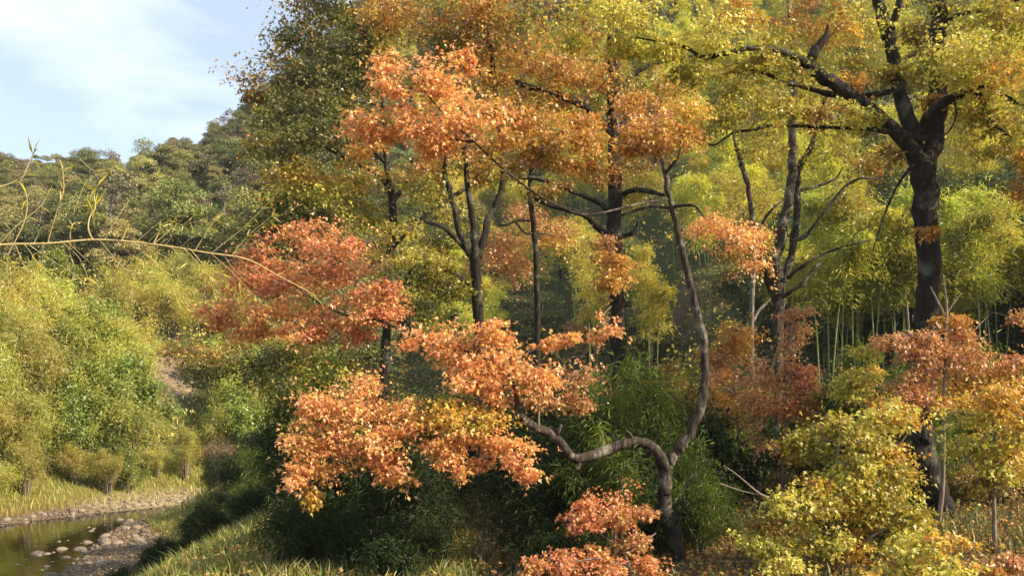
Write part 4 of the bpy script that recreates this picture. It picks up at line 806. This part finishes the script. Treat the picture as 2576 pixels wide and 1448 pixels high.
# shaded bamboo stand at the right, extended out of view to darken it
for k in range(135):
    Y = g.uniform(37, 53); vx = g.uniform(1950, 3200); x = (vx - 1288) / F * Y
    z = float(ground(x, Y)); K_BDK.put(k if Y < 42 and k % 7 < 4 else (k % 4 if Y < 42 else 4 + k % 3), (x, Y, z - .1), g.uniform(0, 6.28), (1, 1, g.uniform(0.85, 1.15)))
# undergrowth on the terrace
for k in range(250):
    Y = 13 + 24 * g.random() ** 0.8; vx = g.uniform(760, 2950); x = (vx - 1288) / F * Y
    if vx > 1780 and Y < 19: continue
    sdv, hwv, grv = (float(v[0]) for v in river_coord(np.array([x]), np.array([Y])))
    if sdv - hwv < grv + 6: continue
    z = float(ground(x, Y)); sc = g.uniform(0.7, 1.15) * (0.72 if Y < 18 else 1.0)
    u = g.random(); rz = g.uniform(0, 6.28)
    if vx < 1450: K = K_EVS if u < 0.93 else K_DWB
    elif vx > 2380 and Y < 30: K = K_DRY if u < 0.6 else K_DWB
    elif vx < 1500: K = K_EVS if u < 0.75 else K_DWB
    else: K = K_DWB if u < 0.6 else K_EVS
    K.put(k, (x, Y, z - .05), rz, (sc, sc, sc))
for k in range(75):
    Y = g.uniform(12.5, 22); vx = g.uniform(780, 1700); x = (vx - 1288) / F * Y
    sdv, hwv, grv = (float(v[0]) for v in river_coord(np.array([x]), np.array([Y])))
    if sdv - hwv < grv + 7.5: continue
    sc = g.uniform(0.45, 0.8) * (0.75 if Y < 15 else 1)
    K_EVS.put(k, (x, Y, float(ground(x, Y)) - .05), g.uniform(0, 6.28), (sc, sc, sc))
for k in range(34):
    Y = g.uniform(13, 22); vx = g.uniform(1660, 2350); x = (vx - 1288) / F * Y; sc = g.uniform(0.4, 0.7) * (0.8 if Y < 16 else 1.1)
    (K_DWB if k % 3 else K_EVS).put(k, (x, Y, float(ground(x, Y)) - .05), g.uniform(0, 6.28), (sc, sc, sc))
for k in range(34):
    Y = g.uniform(18, 46); sdw = g.uniform(8, 17); x = float(np.interp(Y, RIV[:5, 1], RIV[:5, 0])) + sdw; sc = g.uniform(0.25, 0.55)
    K_EVS.put(k, (x, Y, float(ground(x, Y)) - .05), g.uniform(0, 6.28), (sc, sc, sc * .8))
# dark shrubs on the bank between the grass and the grove
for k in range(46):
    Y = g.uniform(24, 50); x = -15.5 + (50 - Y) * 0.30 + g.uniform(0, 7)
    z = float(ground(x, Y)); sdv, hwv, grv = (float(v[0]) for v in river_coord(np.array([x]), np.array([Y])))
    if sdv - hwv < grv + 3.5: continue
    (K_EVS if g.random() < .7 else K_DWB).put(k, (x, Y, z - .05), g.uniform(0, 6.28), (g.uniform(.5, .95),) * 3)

# ------------------------------------------------------------------ grass and ground cover
def scatter_blades(n, xr, yr, test, hgt, pal, seed, wd=0.035):
    g = np.random.default_rng(seed); x = g.uniform(*xr, n); y = g.uniform(*yr, n)
    k = test(x, y); x, y = x[k], y[k]; z = ground(x, y); m = len(x)
    a = g.uniform(0, 6.28, m); h = hgt * g.uniform(0.5, 1.2, m) * (1 + 0.35 * wob(x, y, 2.5, 21))
    lean = g.normal(0, 0.35, (m, 2)); b = np.stack([x, y, z - 0.03], -1)
    sd_ = np.stack([np.cos(a), np.sin(a), np.zeros(m)], -1) * (wd * h)[:, None]
    md = b + np.stack([lean[:, 0] * h * 0.35, lean[:, 1] * h * 0.35, h * 0.62], -1); tp = b + np.stack([lean[:, 0] * h * 1.1, lean[:, 1] * h * 1.1, h * 0.95], -1)
    V = np.stack([b - sd_, b + sd_, md + sd_ * .7, tp, md - sd_ * .7], 1).reshape(-1, 3)
    i = np.arange(m)[:, None] * 5
    Fq = np.concatenate([i + [[0, 1, 2]], i + [[0, 2, 4]], i + [[4, 2, 3]]])
    t = np.repeat(tints(g, pal, m, 0.25), 5, axis=0)
    mb = MB(); mb.add(V, Fq, 0, t); return mb
GR = [((0.26, 0.24, 0.05), 4), ((0.17, 0.20, 0.035), 5), ((0.34, 0.28, 0.08), 2), ((0.09, 0.13, 0.025), 5)]
def on_bank(x, y):
    s, h, q = river_coord(x, y); r = s - h
    return (r > q + 0.2) & (r < 14)
mb = scatter_blades(170000, (-22, 3), (12, 60), on_bank, 0.30, GR, 51); tag(mb.build('grass', [M_GRASS]), 'long green and straw coloured grass on the river bank', 'grass', kind='stuff')
def on_left(x, y):
    s, h, q = river_coord(x, y); l = -s - h
    return (l > 0.9) & (l < 9)
mb = scatter_blades(60000, (-36, -8), (30, 70), on_left, 0.45, [((0.42, 0.34, 0.09), 4), ((0.33, 0.31, 0.06), 4), ((0.22, 0.24, 0.05), 3)], 53)
tag(mb.build('grass', [M_GRASS]), 'straw yellow grass along the far edge of the river', 'grass', kind='stuff')
def on_terr(x, y):
    s, h, q = river_coord(x, y); return (s - h > q + 8) & (np.abs(x / y) < 0.75)
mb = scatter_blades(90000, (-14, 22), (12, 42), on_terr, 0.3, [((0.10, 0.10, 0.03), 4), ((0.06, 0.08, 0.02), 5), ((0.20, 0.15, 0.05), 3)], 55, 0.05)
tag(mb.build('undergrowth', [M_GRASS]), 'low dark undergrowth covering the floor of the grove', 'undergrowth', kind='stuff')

# fallen leaves on the floor of the grove and down the bank
def fallen(n, seed):
    g = np.random.default_rng(seed); x = g.uniform(-20, 20, n); y = g.uniform(12, 48, n); s_, h_, q_ = river_coord(x, y)
    k = (s_ - h_ > 0.3) & (np.abs(x / y) < 0.75) & (g.random(n) < np.where(s_ - h_ > 6, 1, 0.4)); x, y = x[k], y[k]; m = len(x)
    pos = np.stack([x, y, ground(x, y) + g.uniform(0.02, 0.2, m)], -1); mb = MB()
    leaves(mb, pos, g.normal(0, 1, (m, 3)) * [1, 1, .3], g.normal(0, .35, (m, 3)) + [0, 0, 1], g.uniform(.05, .1, m), tints(g, OR + BR + GO, m, .3) * 0.75, 'star')
    return mb
tag(fallen(120000, 57).build('fallen_leaves', [M_LEAF]), 'fallen orange and brown leaves scattered on the ground', 'leaf litter', kind='stuff')

# ------------------------------------------------------------------ stones
def stone_mesh(seed, mb, c=(0, 0, 0), r=1.0, tint=(1, 1, 1), n=(8, 6)):
    g = np.random.default_rng(seed); th = np.linspace(0, math.pi, n[1] + 1); ph = np.linspace(0, 2 * math.pi, n[0], endpoint=False)
    d = np.array([[math.sin(t) * math.cos(p), math.sin(t) * math.sin(p), math.cos(t)] for t in th[1:-1] for p in ph] + [[0, 0, 1], [0, 0, -1]])
    q = np.ones(len(d))
    for k in range(9):
        v = unit(g.normal(size=3)); q = np.minimum(q, g.uniform(0.72, 1.0) / np.maximum(d @ v, 0.25))
    d = d * np.minimum(q, 1.15)[:, None] * [g.uniform(.9, 1.3), g.uniform(.8, 1.1), g.uniform(.5, .75)]
    f4 = []; N_ = n[0]; rows = n[1] - 1
    tri = []
    for i in range(rows - 1):
        for j in range(N_):
            f4 += [[i * N_ + j, (i + 1) * N_ + j, (i + 1) * N_ + (j + 1) % N_], [i * N_ + j, (i + 1) * N_ + (j + 1) % N_, i * N_ + (j + 1) % N_]]
    for j in range(N_):
        tri += [[rows * N_, j, (j + 1) % N_], [rows * N_ + 1, (rows - 1) * N_ + (j + 1) % N_, (rows - 1) * N_ + j]]
    mb.add(np.asarray(c) + d * r, f4 + tri, 0, tint)
def stone_mat():
    m, nt, out = mat_new('river_stone'); L = nt.links.new
    tc = N(nt, 'ShaderNodeTexCoord'); oi = N(nt, 'ShaderNodeObjectInfo')
    n1 = N(nt, 'ShaderNodeTexNoise'); n1.inputs['Scale'].default_value = 5; n1.inputs['Detail'].default_value = 8
    r1 = N(nt, 'ShaderNodeValToRGB'); r1.color_ramp.elements[0].color = (0.07, 0.05, 0.034, 1); r1.color_ramp.elements[1].color = (0.27, 0.21, 0.145, 1)
    r1.color_ramp.elements[0].position = 0.3; r1.color_ramp.elements[1].position = 0.7
    L(tc.outputs['Object'], n1.inputs['Vector']); L(n1.outputs['Fac'], r1.inputs['Fac'])
    mr = N(nt, 'ShaderNodeMapRange'); mr.inputs['To Min'].default_value = 0.6; mr.inputs['To Max'].default_value = 1.25; L(oi.outputs['Random'], mr.inputs['Value'])
    mu = N(nt, 'ShaderNodeMixRGB', blend_type='MULTIPLY'); mu.inputs['Fac'].default_value = 1; L(r1.outputs['Color'], mu.inputs['Color1']); L(mr.outputs['Result'], mu.inputs['Color2'])
    bp = N(nt, 'ShaderNodeBump'); bp.inputs['Strength'].default_value = 0.4; bp.inputs['Distance'].default_value = 0.03; L(n1.outputs['Fac'], bp.inputs['Height'])
    b = N(nt, 'ShaderNodeBsdfPrincipled'); b.inputs['Roughness'].default_value = 0.85; L(mu.outputs['Color'], b.inputs['Base Color']); L(bp.outputs[0], b.inputs['Normal']); L(b.outputs[0], out.inputs['Surface'])
    return m
M_STONE = stone_mat()
smesh = []
for k in range(7):
    mb = MB(); stone_mesh(300 + k, mb); smesh.append(mb.mesh('stone', [M_STONE], True))
g = np.random.default_rng(91); ns = 0
while ns < 285:
    Y = g.uniform(31, 60); x = g.uniform(-28, -9)
    s, h, q = (float(v[0]) for v in river_coord(np.array([x]), np.array([Y])))
    e = abs(s) - h
    if e > q or e < -2.2: continue
    if s < 0 and e < -0.6: continue
    if e < -0.3 and g.random() < 0.6: continue
    vx, vy = proj(np.array([x, Y, 0]))
    if vx < -30: continue
    r = 0.07 + 0.24 * g.random() ** 2.4
    z = float(ground(x, Y))
    o = bpy.data.objects.new('stone', smesh[int(g.integers(0, 7))]); C.objects.link(o)
    o.location = (x, Y, (z + r * 0.05 if z > -0.15 else max(z + r * 0.1, -0.05 - r * 0.32))); o.rotation_euler = (g.normal(0, .15), g.normal(0, .15), g.uniform(0, 6.28)); o.scale = (r, r, r)
    if s < 0: tag(o, 'weathered pale stone on the far shore of the river', 'stone', 'stones on the far shore')
    elif e < 0: tag(o, 'wet stone standing in the shallow river', 'stone', 'stones standing in the river')
    else: tag(o, 'rounded grey brown stone on the gravel bar beside the grass', 'stone', 'stones on the gravel bar')
    ns += 1
mb = MB(); k = 0
while k < 2600:
    Y = g.uniform(31, 60); x = g.uniform(-28, -9); s, h, q = (float(v[0]) for v in river_coord(np.array([x]), np.array([Y]))); e = abs(s) - h
    if e > q + .2 or e < -0.5: continue
    r = g.uniform(0.03, 0.1); stone_mesh(k, mb, (x, Y, float(ground(x, Y)) + r * .15), r, n=(5, 4)); k += 1
tag(mb.build('gravel', [M_STONE], smooth=True), 'loose gravel between the larger river stones', 'gravel', kind='stuff')

# ------------------------------------------------------------------ the arching bamboo close to the camera
def near_bamboo():
    Y = 5.0; pl = [(-760, 2250, 9), (-700, 1500, 9), (-520, 950, 8.5), (-300, 700, 8), (-150, 640, 7), (0, 618, 6.3), (120, 609, 6), (250, 606, 5.6), (400, 615, 5), (520, 634, 4.6), (620, 655, 4.5), (700, 690, 3.5), (780, 738, 2.5), (815, 772, 1.5)]
    T = np.array([[*P(a, b + 3.5 * math.sin(i * 2.4), Y + 0.0004 * (a + 700)), d / 2 / F * Y] for i, (a, b, d) in enumerate(pl)])
    T[0, 2] = float(ground(T[0, 0], T[0, 1])) - 0.1
    t = thing('arching_bamboo', 'long thin straw coloured bamboo culm arching across the left of the view', 'bamboo', (T[0, 0], T[0, 1], T[0, 2] + 0.1))
    mb = MB(); X, r = tube(mb, T, 8, 10)
    for i in range(14, len(X), 9):   # swollen nodes
        d = unit(X[i + 1] - X[i]) if i + 1 < len(X) else np.array([1, 0, 0])
        tube(mb, [[*(X[i] - d * .008), r[i] * 1.02], [*X[i], r[i] * 1.3], [*(X[i] + d * .008), r[i] * 1.02]], 8, 2, cap=False)
    mb.build('culm', [M_STRAW], t, True)
    g = np.random.default_rng(5); tw = MB(); fo = MB()
    def twig(pl, w=2.0, nl=6, ll=34, y0=Y + 0.4, pal=None):
        Q = np.array([[*P(a, b, y0 + g.normal(0, .02)), max(0.8, w * (1 - 0.6 * k / len(pl))) / 2 / F * Y] for k, (a, b) in enumerate(pl)])
        X, r = tube(tw, Q, 5, 4, cap=False)
        if nl:
            i = g.integers(len(X) // 2, len(X), nl); tip = unit(X[-1] - X[0])[None] * 0.6 + g.normal(0, 0.6, (nl, 3)); tip[:, 2] -= 0.25; tip[:, 1] *= .5
            leaves(fo, X[i], tip, np.array([0, -0.6, 1.0]) + g.normal(0, .5, (nl, 3)), ll / F * Y * g.uniform(.6, 1.3, nl), tints(g, pal or BB, nl, .2) * 0.9, 'lance')
    twig([(232, 602), (222, 575), (226, 545), (240, 520), (236, 490), (244, 470)], 5, 16, 46)
    twig([(178, 606), (176, 590), (180, 570), (190, 560), (220, 560)], 4, 3, 26)
    twig([(176, 610), (175, 635), (186, 668)], 4, 0)
    twig([(305, 606), (318, 580), (326, 565)], 3, 5, 30); twig([(386, 613), (400, 585), (412, 560)], 3, 4, 26)
    twig([(492, 628), (515, 590), (538, 556)], 2.5, 3, 24); twig([(578, 645), (610, 622), (632, 612), (655, 612)], 2.5, 2, 22)
    twig([(650, 665), (690, 650), (710, 655)], 2, 3, 22); twig([(700, 690), (720, 680), (740, 676)], 2, 2, 20)
    twig([(40, 470), (60, 440), (75, 405), (85, 385), (88, 372)], 4.5, 5, 38, Y + .1); twig([(0, 470), (30, 460), (62, 440)], 4, 2, 30, Y + .1)
    twig([(20, 640), (60, 560), (68, 500), (50, 460)], 3, 5, 34, Y + .15); twig([(120, 610), (140, 540), (160, 480), (158, 430)], 3, 8, 34)
    twig([(0, 612), (40, 570), (100, 520), (130, 470)], 3, 6, 34, Y + .05)
    twig([(260, 606), (300, 540), (330, 500), (372, 470), (400, 440)], 2, 7, 26)
    twig([(70, 614), (130, 655), (200, 700), (260, 760)], 2.2, 8, 34); twig([(330, 608), (380, 650), (420, 700), (450, 760)], 2.2, 9, 34); twig([(300, 607), (330, 640), (400, 668)], 2, 9, 34)
    twig([(480, 628), (520, 680), (540, 740)], 2, 7, 32); twig([(430, 620), (470, 660), (560, 690)], 2, 6, 30); twig([(160, 612), (200, 650), (230, 720)], 2, 6, 34)
    twig([(560, 640), (600, 690), (640, 720)], 1.6, 0); twig([(600, 652), (660, 690), (720, 720)], 1.6, 0); twig([(0, 700), (60, 760), (120, 800)], 2, 6, 36)
    twig([(200, 400), (240, 430), (290, 420), (330, 410)], 1.6, 3, 20, Y + .2); twig([(240, 430), (215, 460), (190, 520)], 1.6, 2, 20, Y + .2)
    for k in range(26):
        i0 = int(g.integers(50, len(X) - 12)); px, py = proj(X[i0]); dr = g.choice([-1, 1]); ln = g.uniform(60, 190)
        p1 = (px + g.uniform(.2, .5) * ln, py + dr * .4 * ln); p2 = (px + g.uniform(.5, 1) * ln, py + dr * g.uniform(.5, 1) * ln)
        if p2[1] < 430 or not 0 < px < 640: continue
        twig([(px, py), p1, p2], g.uniform(1.2, 2), int(g.integers(4, 11)), g.uniform(22, 36), Y + .28, BB + TH)
    tw.build('twig', [M_STRAW], t, True); fo.build('foliage', [M_BAMBOO], t)
near_bamboo()

# ------------------------------------------------------------------ autumn haze in the valley
mb = MB()
hx, hy0, hy1, hz0, hz1 = 320, -60, 420, -4, 190
V = [(x, y, z) for z in (hz0, hz1) for y in (hy0, hy1) for x in (-hx, hx)]
mb.add(V, [[0, 2, 3, 1], [4, 5, 7, 6], [0, 1, 5, 4], [1, 3, 7, 5], [3, 2, 6, 7], [2, 0, 4, 6]])
mh, nth, outh = mat_new('haze_air')
pv = N(nth, 'ShaderNodeVolumePrincipled'); pv.inputs['Color'].default_value = (0.88, 0.92, 1.0, 1); pv.inputs['Density'].default_value = 0.0002; pv.inputs['Anisotropy'].default_value = 0.2
nth.links.new(pv.outputs[0], outh.inputs['Volume'])
tag(mb.build('haze', [mh]), kind='stuff')
